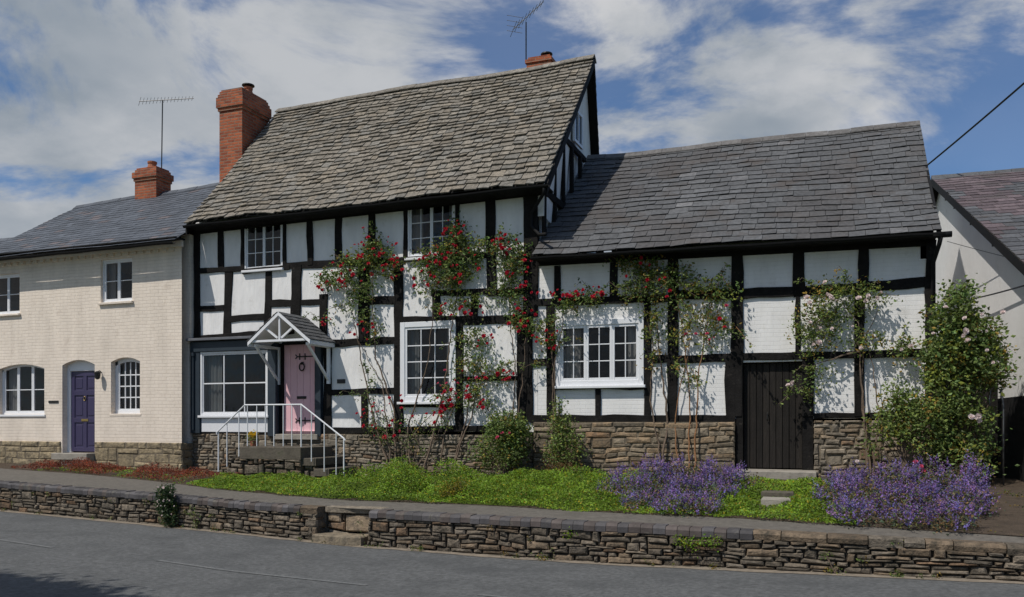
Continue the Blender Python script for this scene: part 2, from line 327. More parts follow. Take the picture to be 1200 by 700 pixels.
# ------------------------------------------------------------------ stonework
def stonecol(r, warm=1.0):
    k = r.uniform(.6, 1.2); h = r.random()
    if h < .25: return (k*1.06, k*.96, k*.86)
    if h < .45: return (k*.93, k*.95, k*.98)
    if h < .50: return (k*1.12, k*.88, k*.72)
    return (k, k, k)
def rubble(mb, fn, L, seed, ch=.085, lw=.24, depth=.16, gap=.008, bulge=.018, cfn=stonecol, wob=1.0):
    """fn(s) -> (pos xy, outward normal xy, z bottom, z top); lays an irregular face of separate stones"""
    r = random.Random(seed)
    H = max(fn(L*k/20)[3]-fn(L*k/20)[2] for k in range(21)); nc = max(1, round(H/ch))
    hs = [r.uniform(.75,1.3) for _ in range(nc)]; T = sum(hs); cum = [0]
    for h in hs: cum.append(cum[-1]+h/T)
    occ = [[] for _ in range(nc+1)]
    for i in range(nc):
        s = -r.uniform(0, lw)
        while s < L:
            ln = lw*r.uniform(.4,1.7); s0 = max(0,s); s1 = min(L, s+ln)
            blk = next((o for o in occ[i] if o[0] < s0+.02 < o[1]), None)
            if blk: s = blk[1]; continue
            nxt = [o[0] for o in occ[i] if o[0] >= s0+.02 and o[0] < s1]
            if nxt: s1 = min(nxt)
            s = s1
            if s1-s0 < .03: continue
            top = i+1
            if i+1 < nc and r.random() < .16: top = i+2; occ[i+1].append((s0,s1))
            j0 = cum[i]; j1 = cum[top]
            w0 = .5*wob*(1/nc)
            def pt(ss, v, out):
                p, n, zb, zt = fn(min(max(ss,0),L)); v = v+(.9*wob/nc)*noise.noise(Vector((ss*1.3,v*2.2,seed)))*math.sin(math.pi*min(1,max(0,v)))*1.2; return (p[0]+n[0]*out, p[1]+n[1]*out, zb+(zt-zb)*v)
            g = gap
            H_ = fn((s0+s1)/2); Hh = max(.05, H_[3]-H_[2]); gv = g/Hh
            c = [(s0+g+r.uniform(0,.012), j0+gv+r.uniform(-.3,.3)*w0*(i>0)), (s1-g-r.uniform(0,.012), j0+gv+r.uniform(-.3,.3)*w0*(i>0)),
                 (s1-g-r.uniform(0,.02), j1-gv+r.uniform(-.3,.3)*w0*(top<nc)), (s0+g+r.uniform(0,.02), j1-gv+r.uniform(-.3,.3)*w0*(top<nc))]
            o0 = r.uniform(-.012, bulge); ms = sum(q[0] for q in c)/4; mv = sum(q[1] for q in c)/4
            rad = .022; 
            back = [pt(a,b,-depth) for a,b in c]; mid = [pt(a,b,o0-.022+r.uniform(-.006,.006)) for a,b in c]
            fr = [pt(a+(ms-a)*min(.35,rad/max(.03,abs(ms-a))), b+(mv-b)*min(.4, (rad*.8/Hh)/max(.01,abs(mv-b))), o0+r.uniform(-.008,.008)) for a,b in c]
            ce = pt(ms+r.uniform(-.2,.2)*(s1-s0), mv, o0+r.uniform(0,.014))
            mb.add(back+mid+fr+[ce], [(0,1,5,4),(1,2,6,5),(2,3,7,6),(3,0,4,7),(4,5,9,8),(5,6,10,9),(6,7,11,10),(7,4,8,11),(8,9,12),(9,10,12),(10,11,12),(11,8,12)], cfn(r))
def xface(X0, X1, Y, zb, zt):      # face looking to -Y
    f = (lambda X: zb) if not callable(zb) else zb; g = (lambda X: zt) if not callable(zt) else zt
    return (lambda s: ((X0+s, Y), (0,-1), f(X0+s), g(X0+s))), X1-X0
def yface(X, Y0, Y1, zb, zt, nx=1):
    return (lambda s: ((X, Y0+s), (nx,0), zb, zt)), Y1-Y0
# roadside retaining wall
def wallpath(Xa, Xb, inset=0):
    return (lambda s: ((Xa+s, cv(RB,Xa+s)[0]+inset), (0,-1), cv(RB,Xa+s)[1]-.03, cv(RT,Xa+s)[1]-.10)), Xb-Xa
xe = 1/(.0625+.0000404*383)
XL1 = Wd(372,630,1/(.0625+.0000404*372)).x; XR0 = Wd(430,600,1/(.0625+.0000404*430)).x
XC2 = Wd(880,620,1/(.0625+.0000404*880)).x; XC1 = Wd(352,590,1/(.0625+.0000404*352)).x
def coping_bricks(mb, Xa, Xb, seed, out=.02):
    r = random.Random(seed); X = Xa
    while X < Xb-.05:
        wdt = (.108 if Xb < XR0 else .15)+r.uniform(-.006,.014); y, z = cv(RT,X); k = r.uniform(.7,1.2); j = r.uniform(-.006,.006)
        c = (k*1.1,k*.96,k*.88) if r.random() < .3 else (k,k,k*1.03)
        zt = z+j; x1 = X+wdt-.008
        yb = y+.23; yf = y-out+j
        mb.add([(X,yb,zt-.12),(x1,yb,zt-.12),(x1,yb,zt),(X,yb,zt),(X,yf,zt-.105),(x1,yf,zt-.105),(x1,yf,zt-.035),(X,yf,zt-.035),(X,yf+.03,zt),(x1,yf+.03,zt)],
               [(0,3,2,1),(0,1,5,4),(4,5,6,7),(7,6,9,8),(8,9,2,3),(0,4,7,8,3),(1,2,9,6,5)], c)
        X += wdt
def coping_stones(mb, Xa, Xb, seed):
    r = random.Random(seed); X = Xa
    while X < Xb-.05:
        wdt = r.uniform(.18,.55); x1 = min(Xb, X+wdt)-.012; y, z = cv(RT,X); j = r.uniform(-.02,.015); o = r.uniform(-.03,.03)
        y1, z1 = cv(RT,x1); c = stonecol(r); h = r.uniform(.085,.115)
        mb.add([(X,y+.28,z-h),(x1,y1+.28,z1-h),(x1,y1+.28,z1-.005),(X,y+.28,z-.005),(X,y-o,z-h),(x1,y1-o+.01,z1-h),(x1,y1-o,z1-.03+j),(X,y-o-.01,z-.03+j),(X,y+.04-o,z+j*.4),(x1,y1+.04-o,z1+j*.4)],
               [(0,3,2,1),(0,1,5,4),(4,5,6,7),(7,6,9,8),(8,9,2,3),(0,4,7,8,3),(1,2,9,6,5)], c)
        X += wdt
def core(Xa, Xb, inset, parent, mat='mortar_dark'):
    mb = MB(); n = max(2,int((Xb-Xa)/.5)); vs = []
    for i in range(n+1):
        X = Xa+(Xb-Xa)*i/n; y, z = cv(RB,X); zt = cv(RT,X)[1]
        vs += [(X,y+inset,z-.2),(X,y+inset,zt-.08),(X,y+inset+.22,zt-.03),(X,y+inset+.22,z-.2)]
    fs = [(4*i+k,4*i+4+k,4*i+4+(k+1)%4,4*i+(k+1)%4) for i in range(n) for k in range(4)]+[(0,1,2,3),(4*n+3,4*n+2,4*n+1,4*n)]
    mb.add(vs, fs); return mb.build('wall_core', M[mat], parent)
Xa = -22.0; Xz = 6.0
y0,z0 = cv(RB,-10)
wl = thing('retaining_wall', 'low rubble retaining wall with dark brick coping, left of the gap with the stone step', 'wall', (-10,y0,z0))
mb = MB(); fn, L = wallpath(Xa, XL1, 0); rubble(mb, fn, L, 11, ch=.060, lw=.22, bulge=.018, gap=.004)
yw = cv(RB,XL1)[0]; f2, L2 = yface(XL1-.02, yw, yw+.42, cv(RB,XL1)[1]-.03, cv(RT,XL1)[1]-.02); rubble(mb, f2, L2, 12, ch=.10)
mb.build('stonework', M['stone'], wl); core(Xa, XL1-.06, .06, wl)
mb = MB(); coping_bricks(mb, Xa, XC1, 5); mb.build('brick_coping', M['darkbrick'], wl)
mb = MB(); coping_stones(mb, XC1, XL1, 6); mb.build('stone_coping', M['stone'], wl)
y0,z0 = cv(RB,-2)
wr = thing('retaining_wall', 'long low rubble retaining wall by the road, right of the gap, under the purple flowers', 'wall', (-2,y0,z0))
mb = MB(); fn, L = wallpath(XR0, Xz, 0); rubble(mb, fn, L, 21, ch=.058, lw=.24, bulge=.018, gap=.004)
yw = cv(RB,XR0)[0]
mb.build('stonework', M['stone'], wr); core(XR0+.05, Xz, .06, wr)
mb = MB(); coping_bricks(mb, XR0+.05, XC2, 8); mb.build('brick_coping', M['darkbrick'], wr)
mb = MB(); coping_stones(mb, XC2, Xz, 9); mb.build('stone_coping', M['stone'], wr)
# recessed steps in the gap
wm = thing('wall_steps', 'worn stone steps set back into the gap of the roadside wall', 'steps', (XL1+.3,yw+.2,z0))
mb = MB(); zt_ = cv(RT,XL1)[1]; zb_ = cv(RB,XL1)[1]
fn, L = xface(XL1-.1, XR0+.12, yw+.30, zb_-.03, zt_-.01); rubble(mb, fn, L, 31, ch=.11, lw=.3, depth=.15)
mb.build('riser', M['stone_pale'], wm)
mb = MB()
rr = random.Random(5)
def slab(mb, x0,x1,y0,y1,z0,z1,r,j=.02,col=(1,1,1)):
    pts = [(x0,y0),(x0+(x1-x0)*.35,y0-r.uniform(0,j)),(x0+(x1-x0)*.7,y0-r.uniform(0,j)),(x1,y0),(x1,y1),(x0,y1)]
    pts = [(a+r.uniform(-j,j),b+r.uniform(-j,j)) for a,b in pts]; n = len(pts); b_ = .012
    cx = sum(p[0] for p in pts)/n; cy = sum(p[1] for p in pts)/n
    vs = [(a,b,z0) for a,b in pts]+[(a,b,z1-b_+r.uniform(-.003,.003)) for a,b in pts]+[(a+(cx-a)*.04,b+(cy-b)*.06,z1) for a,b in pts]
    fs = [tuple(range(n-1,-1,-1)),tuple(2*n+i for i in range(n))]+[(k*n+i,k*n+(i+1)%n,(k+1)*n+(i+1)%n,(k+1)*n+i) for k in (0,1) for i in range(n)]
    mb.add(vs, fs, col)
slab(mb, XL1-.05, XR0-.1, yw-.06, yw+.32, zb_-.1, zb_+.12, rr, .03, (.95,.92,.85))
mb.build('tread', M['stone_pale'], wm)
mb = MB(); slab(mb, XL1+.0, XR0+.1, yw+.27, yw+.6, zt_-.09, zt_-.005, rr, .015); mb.build('tread', M['stone_pale'], wm)

# ------------------------------------------------------------------ building pieces
def timber(parent, name, a, b, wd, Y=0.0, axis='y', seg=.28, jit=.019, mat='timber', proud=None, nsign=-1):
    """oak member between two points of a wall face; edges wander a little"""
    a = Vector(a); b = Vector(b); L = (b-a).length; n = max(2, int(L/seg)); d = (b-a)/L
    nrm = Vector((0,nsign,0)) if axis == 'y' else Vector((nsign,0,0)); q = nrm.cross(d).normalized()
    pr = proud if proud is not None else U(.022,.045); vs = []; fs = []
    o1, o2 = U(0,50), U(0,50)
    for i in range(n+1):
        t = i/n; p = a+(b-a)*t
        w1 = wd/2+jit*noise.noise(Vector((t*L*2.2,o1,0)))*1.6; w2 = wd/2+jit*noise.noise(Vector((t*L*2.2,o2,0)))*1.6
        c = .007
        vs += [p+q*w1-nrm*.06, p+q*w1+nrm*(pr-c), p+q*(w1-c)+nrm*pr, p-q*(w2-c)+nrm*pr, p-q*w2+nrm*(pr-c), p-q*w2-nrm*.06]
    m = 6
    fs = [(i*m+k,(i+1)*m+k,(i+1)*m+(k+1)%m,i*m+(k+1)%m) for i in range(n) for k in range(m)]+[tuple(range(m)),tuple(n*m+k for k in range(m-1,-1,-1))]
    mb = MB(); mb.add(vs, fs); return mb.build(name, M[mat], parent)
def holed_wall(mb, X0, X1, Y, zb, zt, holes, th=.22):
    xs_ = sorted(set([X0,X1]+[h[0] for h in holes]+[h[1] for h in holes])); zs_ = sorted(set([zb,zt]+[h[2] for h in holes]+[h[3] for h in holes]))
    xs_ = [x for x in xs_ if X0 <= x <= X1]; zs_ = [z for z in zs_ if zb <= z <= zt]
    solid = lambda a,b: not any(h[0] < a < h[1] and h[2] < b < h[3] for h in holes)
    for i in range(len(xs_)-1):
        for j in range(len(zs_)-1):
            xa,xb,za,zb2 = xs_[i],xs_[i+1],zs_[j],zs_[j+1]; cx,cz = (xa+xb)/2,(za+zb2)/2
            if not solid(cx,cz): continue
            mb.add([(xa,Y,za),(xb,Y,za),(xb,Y,zb2),(xa,Y,zb2)], [(0,1,2,3)]); mb.add([(xa,Y+th,za),(xb,Y+th,za),(xb,Y+th,zb2),(xa,Y+th,zb2)], [(3,2,1,0)])
    for h in holes:
        x0,x1,z0,z1 = h[:4]
        mb.add([(x0,Y,z0),(x0,Y+th,z0),(x0,Y+th,z1),(x0,Y,z1)],[(0,1,2,3)]); mb.add([(x1,Y,z0),(x1,Y+th,z0),(x1,Y+th,z1),(x1,Y,z1)],[(3,2,1,0)])
        mb.add([(x0,Y,z0),(x1,Y,z0),(x1,Y+th,z0),(x0,Y+th,z0)],[(0,1,2,3)]); mb.add([(x0,Y,z1),(x1,Y,z1),(x1,Y+th,z1),(x0,Y+th,z1)],[(3,2,1,0)])
    mb.open = True
def arch_fill(mb, x0, x1, z1, rise, Y, th, col=(1,1,1)):
    """spandrel that turns the square head of an opening into a segmental arch"""
    n = 10; vs = []; 
    for i in range(n+1):
        t = i/n; x = x0+(x1-x0)*t; z = z1-rise*(2*t-1)**2
        vs += [(x,Y,z),(x,Y,z1+.001),(x,Y+th,z),(x,Y+th,z1+.001)]
    fs = []
    for i in range(n):
        a = 4*i; b = a+4; fs += [(a,b,b+1,a+1),(a+2,a+3,b+3,b+2),(a,a+2,b+2,b)]
    mb.add(vs, fs, col)
def window(parent, r, Y, cols=1, rows=2, lights=1, casing=.06, stile=.045, bar=.02, proud=.02, sill=True, curtains='sides', arch=0, cmat='curtain', mat='white', label=None, sillmat=None, sillproud=.07, open_light=False):
    """r = X0,X1,z0,z1 outer edge. window > glazing_bar, pane, sill, curtain"""
    X0,X1,z0,z1 = r; yf = Y-proud; yb = Y+.07
    mb = MB(); h = z1-z0
    def fr(xa,xb,za,zb,ya=yf,yb_=yb,b=.006): mb.bbox(xa,xb,ya,yb_,za,zb,b)
    fr(X0,X0+casing,z0,z1); fr(X1-casing,X1,z0,z1); fr(X0+casing,X1-casing,z0,z0+casing)
    if not arch: fr(X0+casing,X1-casing,z1-casing,z1)
    else:
        n = 12
        for i in range(n):
            ta,tb = i/n,(i+1)/n; xa = X0+(X1-X0)*ta; xb = X0+(X1-X0)*tb; za = z1-arch*(2*ta-1)**2; zb = z1-arch*(2*tb-1)**2
            mb.add([(xa,yf,za-casing),(xb,yf,zb-casing),(xb,yf,zb),(xa,yf,za),(xa,yb,za-casing),(xb,yb,zb-casing),(xb,yb,zb),(xa,yb,za)],
                   [(0,1,2,3),(7,6,5,4),(0,4,5,1),(3,2,6,7)])
    wo = mb.build('window', M[mat], parent, label=label)
    xi0,xi1,zi0,zi1 = X0+casing,X1-casing,z0+casing,z1-casing
    bars = MB(); lw = (xi1-xi0)/lights; ys = yf+.018
    for k in range(lights):
        a = xi0+lw*k; b = a+lw
        for xa,xb,za,zb in ((a,a+stile,zi0,zi1),(b-stile,b,zi0,zi1),(a+stile,b-stile,zi0,zi0+stile)): bars.bbox(xa+.001,xb-.001,ys,ys+.04,za,zb,.004)
        if not arch: bars.bbox(a+stile,b-stile,ys,ys+.04,zi1-stile,zi1,.004)
        ga,gb,gz0,gz1 = a+stile,b-stile,zi0+stile,zi1-(stile if not arch else 0)
        for c in range(1,cols): x = ga+(gb-ga)*c/cols; bars.bbox(x-bar/2,x+bar/2,ys+.006,ys+.034,gz0,gz1-(arch*.15 if arch else 0),.004)
        rz1 = gz1-(arch*.5 if arch else 0)
        for c in range(1,rows): z = gz0+(rz1-gz0)*c/rows; bars.bbox(ga,gb,ys+.009,ys+.037,z-bar/2,z+bar/2,.004)
    bars.build('glazing_bars', M[mat], wo)
    g = MB(); g.open = True; yg = ys+.022
    if not arch: g.add([(xi0,yg,zi0),(xi1,yg,zi0),(xi1,yg,zi1),(xi0,yg,zi1)],[(0,1,2,3)])
    else:
        vs = [(xi0,yg,zi0),(xi1,yg,zi0)]+[(X0+(X1-X0)*(1-i/8),yg,z1-casing*.5-arch*(1-2*i/8)**2) for i in range(9)]; g.add(vs,[tuple(range(len(vs)))])
    g.build('pane', M['glass'], wo)
    if sill:
        s = MB(); s.bbox(X0-.04,X1+.04,yf-sillproud,Y+.02,z0-.055,z0-.002,.008); s.build('sill', M[sillmat or mat], wo)
    if curtains:
        def curt(xa,xb,za,zb):
            cm = MB(); cm.open = True; n = max(8,int((xb-xa)/.02)); vs = []
            for i in range(n+1):
                x = xa+(xb-xa)*i/n; yy = yb+.06+.018*math.sin(i*1.3)+.01*math.sin(i*.5)
                vs += [(x,yy,za),(x+.004*math.sin(i),yy+.004,zb)]
            cm.add(vs,[(2*i,2*i+2,2*i+3,2*i+1) for i in range(n)]); cm.build('curtain', M[cmat], wo, smooth=True)
        W_ = xi1-xi0
        if curtains == 'sides': curt(xi0,xi0+W_*.24,zi0-.03,zi1+.02); curt(xi1-W_*.16,xi1,zi0-.03,zi1+.02)
        elif curtains == 'left': curt(xi0,xi0+W_*.26,zi0-.03,zi1+.02)
        elif curtains == 'full': curt(xi0,xi1,zi0-.03,zi1+.02)
        elif curtains == 'bottom': curt(xi0,xi1,zi0-.03,zi0+(zi1-zi0)*.3)
    return wo

def tiles(E0, E1, R0, R1, nc, tw, thick, tint, seed, sag=.03, rough=.01, lift=1.0, grad=0.0):
    """laid courses of separate slates over the surface E0,E1 (eaves) to R0,R1 (ridge)"""
    r = random.Random(seed); mb = MB()
    E0,E1,R0,R1 = map(Vector,(E0,E1,R0,R1)); nrm = (E1-E0).cross(R0-E0).normalized()
    if nrm.z < 0: nrm = -nrm
    def p(s,t,h=0):
        a = E0.lerp(E1,s); b = R0.lerp(R1,s); q = a.lerp(b,t)
        wv = sag*(noise.noise(Vector((s*3.1+seed,t*1.7,0)))-.8*math.sin(math.pi*t)*.6)+.3*sag*noise.noise(Vector((s*11,t*9,seed)))
        return q+nrm*(wv+h)
    L = (E1-E0).length
    tt = lambda i: (i/nc)+grad*(i/nc)*(1-i/nc)
    for i in range(nc):
        t0 = tt(i); t1 = min(1.0, tt(i+1)+(tt(i+1)-tt(i))*.3); s = -r.uniform(.2,.8)*tw/L
        while s < 1:
            ww = tw*r.uniform(.7,1.35)/L; a = max(0,s); b = min(1,s+ww); s += ww
            if b-a < .015/L*2: continue
            g = (.009 if thick > .02 else .004)/L; j = r.uniform(-rough,rough); lo = thick*1.25*lift+r.uniform(0,rough*.6); tl = r.uniform(-rough,rough)*.5
            q = [p(a+g,t0+(j+tl)/4,lo),p(b-g,t0+(j-tl)/4,lo+r.uniform(-rough,rough)*.5),p(b-g,t1,thick*.25),p(a+g,t1,thick*.25)]
            mb.hexa(*q,nrm,thick,tint(r,(a+b)/2,t0))
    n = 24; vs = []
    for i in range(n+1):
        for t in (0.004,.25,.5,.75,1): vs.append(p(i/n,t,-thick*1.0))
    mb2 = MB(); mb2.open = True; mb2.add(vs,[(i*5+k,(i+1)*5+k,(i+1)*5+k+1,i*5+k+1) for i in range(n) for k in range(4)])
    return mb, mb2, p
def roof(parent, E0,E1,R0,R1,B0,B1, nc, tw, thick, mat, tint, seed, ridge_mat, ridge_w=.17, sag=.03, rough=.01, lift=1.0, grad=0.0, rl=.33, ridge_tint=(1,1,1)):
    a, u, p = tiles(E0,E1,R0,R1,nc,tw,thick,tint,seed,sag,rough,lift,grad)
    ro = a.build('roof', M[mat], parent)
    b, u2, p2 = tiles(B0,B1,R0,R1,nc,tw*1.3,thick,tint,seed+1,.0,rough,lift)
    b.build('rear_slope', M[mat], ro); u.v += [v for v in u2.v]; k = 125
    u.f += [tuple(i+k for i in f) for f in u2.f]; u.c += u2.c
    u.build('roof_boarding', M['underlay'], ro)
    rt = MB(); r = random.Random(seed+5); L = (Vector(R1)-Vector(R0)).length; n = int(L/rl)
    for i in range(n):
        s0,s1 = i/n,(i+1)/n-.006/L; c = r.uniform(.8,1.2); j = r.uniform(-.006,.006)
        A = p(s0,1,0); B = p(s1,1,0); up = Vector((0,0,1))
        prof = [(-ridge_w,-ridge_w*.62),(-ridge_w*.45,-.02),(0,.035),(ridge_w*.45,-.02),(ridge_w,-ridge_w*.62)]
        vs = []
        for Q in (A,B):
            for dy,dz in prof: vs.append(Q+Vector((0,dy,dz+.03+j)))
            for dy,dz in prof: vs.append(Q+Vector((0,dy,dz+.008+j)))
        fs = [(k,k+1,11+k,10+k) for k in range(4)]+[(5+k,15+k,16+k,6+k) for k in range(4)]+[(k,5+k,6+k,k+1) for k in range(4)]+[(10+k,11+k,16+k,15+k) for k in range(4)]+[(0,10,15,5),(4,9,19,14)]
        rt.add(vs, fs, tuple(c*x for x in ridge_tint))
    rt.build('ridge_tiles', M[ridge_mat], ro)
    return ro, p
def gutter(parent, a, b, r=.055, mat='black'):
    g = MB(); a = Vector(a); b = Vector(b); n = 14; vs = []; k = 7
    for i in range(n+1):
        q = a.lerp(b,i/n)+Vector((0,0,.008*math.sin(i*2.1)))
        for j in range(k):
            an = math.pi+math.pi*j/(k-1); vs.append(q+Vector((0,r*math.cos(an),r*math.sin(an))))
        for j in range(k-1,-1,-1):
            an = math.pi+math.pi*j/(k-1); vs.append(q+Vector((0,(r-.008)*math.cos(an),(r-.008)*math.sin(an))))
    m = 2*k; g.add(vs,[(i*m+j,(i+1)*m+j,(i+1)*m+(j+1)%m,i*m+(j+1)%m) for i in range(n) for j in range(m)]+[tuple(range(m)),tuple(n*m+j for j in range(m))])
    return g.build('gutter', M[mat], parent)
def chimney(parent, X0,X1,Y0,Y1,zb,zt, bands, pots, cowl=True, name='chimney'):
    mb = MB(); mb.box(X0,X1,Y0,Y1,zb,zt)
    for (za,zb2,o) in bands: mb.box(X0-o,X1+o,Y0-o,Y1+o,za,zb2)
    mb.box(X0+.03,X1-.03,Y0+.03,Y1-.03,zt,zt+.05)
    ch = mb.build(name, M['redbrick'], parent)
    for (px,py,r,h,cw) in pots:
        p = MB(); z = zt+.04; pr = [(0,r*1.1),(.05,r*1.1),(.07,r*.95),(h-.06,r*.82),(h-.05,r*.98),(h,r*.98)]
        n = 14; vs = [(px+rr_*math.cos(2*math.pi*k/n),py+rr_*math.sin(2*math.pi*k/n),z+hh) for hh,rr_ in pr for k in range(n)]
        fs = [(i*n+k,i*n+(k+1)%n,(i+1)*n+(k+1)%n,(i+1)*n+k) for i in range(len(pr)-1) for k in range(n)]+[tuple((len(pr)-1)*n+k for k in range(n))]
        p.add(vs,fs); po = p.build('chimney_pot', M['terracotta'], ch)
        if cw:
            c = MB(); zz = z+h; n = 14; pr2 = [(.0,r*.6),(.035,r*.6),(.04,r*1.35),(.065,r*1.3),(.095,r*.5)]
            vs = [(px+q*math.cos(2*math.pi*k/n),py+q*math.sin(2*math.pi*k/n),zz+hh) for hh,q in pr2 for k in range(n)]
            c.add(vs,[(i*n+k,i*n+(k+1)%n,(i+1)*n+(k+1)%n,(i+1)*n+k) for i in range(len(pr2)-1) for k in range(n)]+[tuple(4*n+k for k in range(n))]); c.build('cowl', M['iron'], ch)
    return ch
def tint_stone(r,s,t):
    k = r.uniform(.78,1.16); h = r.random()
    if h < .15: return (k*1.03,k*.985,k*.92)
    if h < .4: return (k*.9,k*.93,k*.96)
    return (k,k*.985,k*.96)
def tint_slate(r,s,t):
    n = noise.noise(Vector((s*4,t*2.2,4.2)))+.5*noise.noise(Vector((s*11,t*6,1))); k = r.uniform(.84,1.14)*(1-.35*n)
    if n > .15: return (k*1.05,k*1.0,k*.97)
    if r.random() < .02: return (k*1.45,k*1.42,k*1.4)
    return (k,k,k)
def tint_blue(r,s,t):
    k = r.uniform(.8,1.2)
    if r.random() < .06: return (k*1.5,k*1.15,k*1.0)
    return (k,k,k)
def tint_plum(r,s,t):
    k = r.uniform(.7,1.35); n = noise.noise(Vector((s*7,t*5,9)))
    if n > .02: return (k*1.3,k*.98,k*1.0)
    return (k,k,k*1.02)

# ================================================================== tall timber framed cottage
Xm0 = P(228,0).x; Xm1 = P(630,0).x; Ym = 6.4
zg = 0.3
house = thing('timber_framed_cottage', 'tall black and white timber framed cottage with stone slate roof, pink door and red roses', 'cottage', (P(430,0).x,3,.5))
zw = P(430,238).z-.02         # wall head
win = {'w1': rect(287,259.5,332,316), 'w2': rect(478,237,534,301), 'w3': rect(470,377,535,471)}
shop = rect(240,412,319,487); doorr = rect(330,402,371,509); zsill = P(500,506).z
holes = [win['w1'],win['w2'],win['w3'],(shop[0]+.02,shop[1]-.02,shop[2]+.02,shop[3]-.02),doorr]
mb = MB(); holed_wall(mb, Xm0, Xm1, 0, zsill, zw, [h for h in holes if h is not doorr]+[(doorr[0],doorr[1],zsill,doorr[3])])
mb.box(Xm0,Xm0+.2,.221,Ym,.3,zw); mb.box(Xm1-.2,Xm1,.221,3.0,.3,zw)
mb.box(Xm0,Xm1-.7,Ym-.2,Ym+.001,.3,zw); 
mb.build('wall', M['plaster'], house)
# dark rooms behind the windows
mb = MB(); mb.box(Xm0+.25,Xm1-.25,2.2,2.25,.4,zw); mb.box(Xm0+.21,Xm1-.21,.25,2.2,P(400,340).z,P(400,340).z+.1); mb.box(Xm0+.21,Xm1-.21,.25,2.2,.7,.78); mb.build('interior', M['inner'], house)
# roof
E0 = P(216,263,-.45); E1 = P(641,214,-.45); R0 = P(325,130,3.0); R1 = P(683,68.5,3.0)
R0.x = E0.x+.02; R1.x = E1.x
B0 = Vector((E0.x,6.75,E0.z-.3)); CANT = .75; B1 = Vector((E1.x-CANT,6.75,E1.z-.3))
r_, pm = roof(house,E0,E1,R0,R1,B0,B1,30,.24,.028,'stoneslate',tint_stone,3,'stoneslate',.16,sag=.085,rough=.026,lift=1.15,grad=.12,rl=.4)
# gables
def gable(parent, X, y0, y1, zb, Rp, Ep, Bp, mat, th=.2, sgn=1, cant=0):
    mb = MB(); zf = lambda y: (Ep.z+(Rp.z-Ep.z)*(y-Ep.y)/(Rp.y-Ep.y) if y <= Rp.y else Bp.z+(Rp.z-Bp.z)*(Bp.y-y)/(Bp.y-Rp.y))-.20
    prof = [(y0,zb),(y0,zf(y0)),(Rp.y,Rp.z-.2),(y1,zf(y1)),(y1,zb)]
    cx_ = lambda y: -cant*max(0,y-3)/3.75
    vs = [(X+cx_(y),y,z) for y,z in prof]+[(X-sgn*th+cx_(y),y,z) for y,z in prof]
    mb.add(vs,[(0,1,2),(0,2,4),(2,3,4),(7,6,5),(9,7,5),(9,8,7)]+[(i,5+i,5+(i+1)%5,(i+1)%5) for i in range(5)]); return mb.build('gable_wall', M[mat], parent), zf
GX = Xm1+.13
gw, zf = gable(house, GX, .0, Ym, zw-.6, R1, E1, B1, 'plaster', cant=CANT); gable(house, Xm0-.003, 0, Ym, zw-.01, R0, E0, B0, 'plaster', sgn=-1)
def barge(parent, A, B, h=.2, t=.04, mat='black', name='bargeboard'):
    mb = MB(); A = Vector(A); B = Vector(B); dn = Vector((0,0,-h)); x = Vector((t,0,0))
    mb.add([A,B,B+dn,A+dn,A+x,B+x,B+dn+x,A+dn+x],[(0,1,2,3),(7,6,5,4),(0,4,5,1),(1,5,6,2),(2,6,7,3),(3,7,4,0)]); return mb.build(name, M[mat], parent)
for Xv, Ra, Ea, Ba in ((E1.x-.045,R1,E1,B1),(E0.x+.005,R0,E0,B0)):
    barge(house,(Xv,Ea.y+.03,Ea.z-.03),(Xv,Ra.y,Ra.z-.04)); barge(house,(Xv,Ra.y,Ra.z-.04),(Xv+Ba.x-Ea.x,Ba.y,Ba.z-.03))
# gable timbers (plane facing the low wing)
def gt(ya,za,yb,zb,wd=.14): timber(house,'beam',(GX,ya,za),(GX,yb,zb),wd*.75,axis='x',nsign=1,proud=U(.012,.02),jit=.01)
ze = E1.z
gt(.05,ze-.02,3.0,ze-.02,.2); zc = ze+1.45; yc0 = 1.35; gt(yc0-.05,zc,3.0,zc,.16)
for y in (.09,.75,1.45,2.2,2.95): gt(y,zw-.95,y,ze-.1,.15)
for y in (.75,1.35,1.95,2.6):
    gt(y,ze+.06,y,min(zc-.06,zf(y)-.05),.13)
gt(.05,ze+.05,2.95,R1.z-.25,.12)
# small attic casement in the gable
wa = MB(); ya,yb_,za,zb_2 = 1.9,2.55,zc+.10,zc+.85
X = GX+.015
for q in ((ya,ya+.06,za,zb_2),(yb_-.06,yb_,za,zb_2),(ya+.06,yb_-.06,za,za+.06),(ya+.06,yb_-.06,zb_2-.06,zb_2),((ya+yb_)/2-.02,(ya+yb_)/2+.02,za+.06,zb_2-.06)): wa.box(X,X+.05,q[0],q[1],q[2],q[3])
wo = wa.build('window', M['white'], house, label='small white attic window in the gable'); g = MB(); g.open = True
g.add([(X+.02,ya+.05,za+.05),(X+.02,yb_-.05,za+.05),(X+.02,yb_-.05,zb_2-.05),(X+.02,ya+.05,zb_2-.05)],[(0,1,2,3)])
gm = pmat('attic_glass', (.02,.035,.06), .05, .1, 5, 0, spec=1.0); g.build('pane', gm, wo)
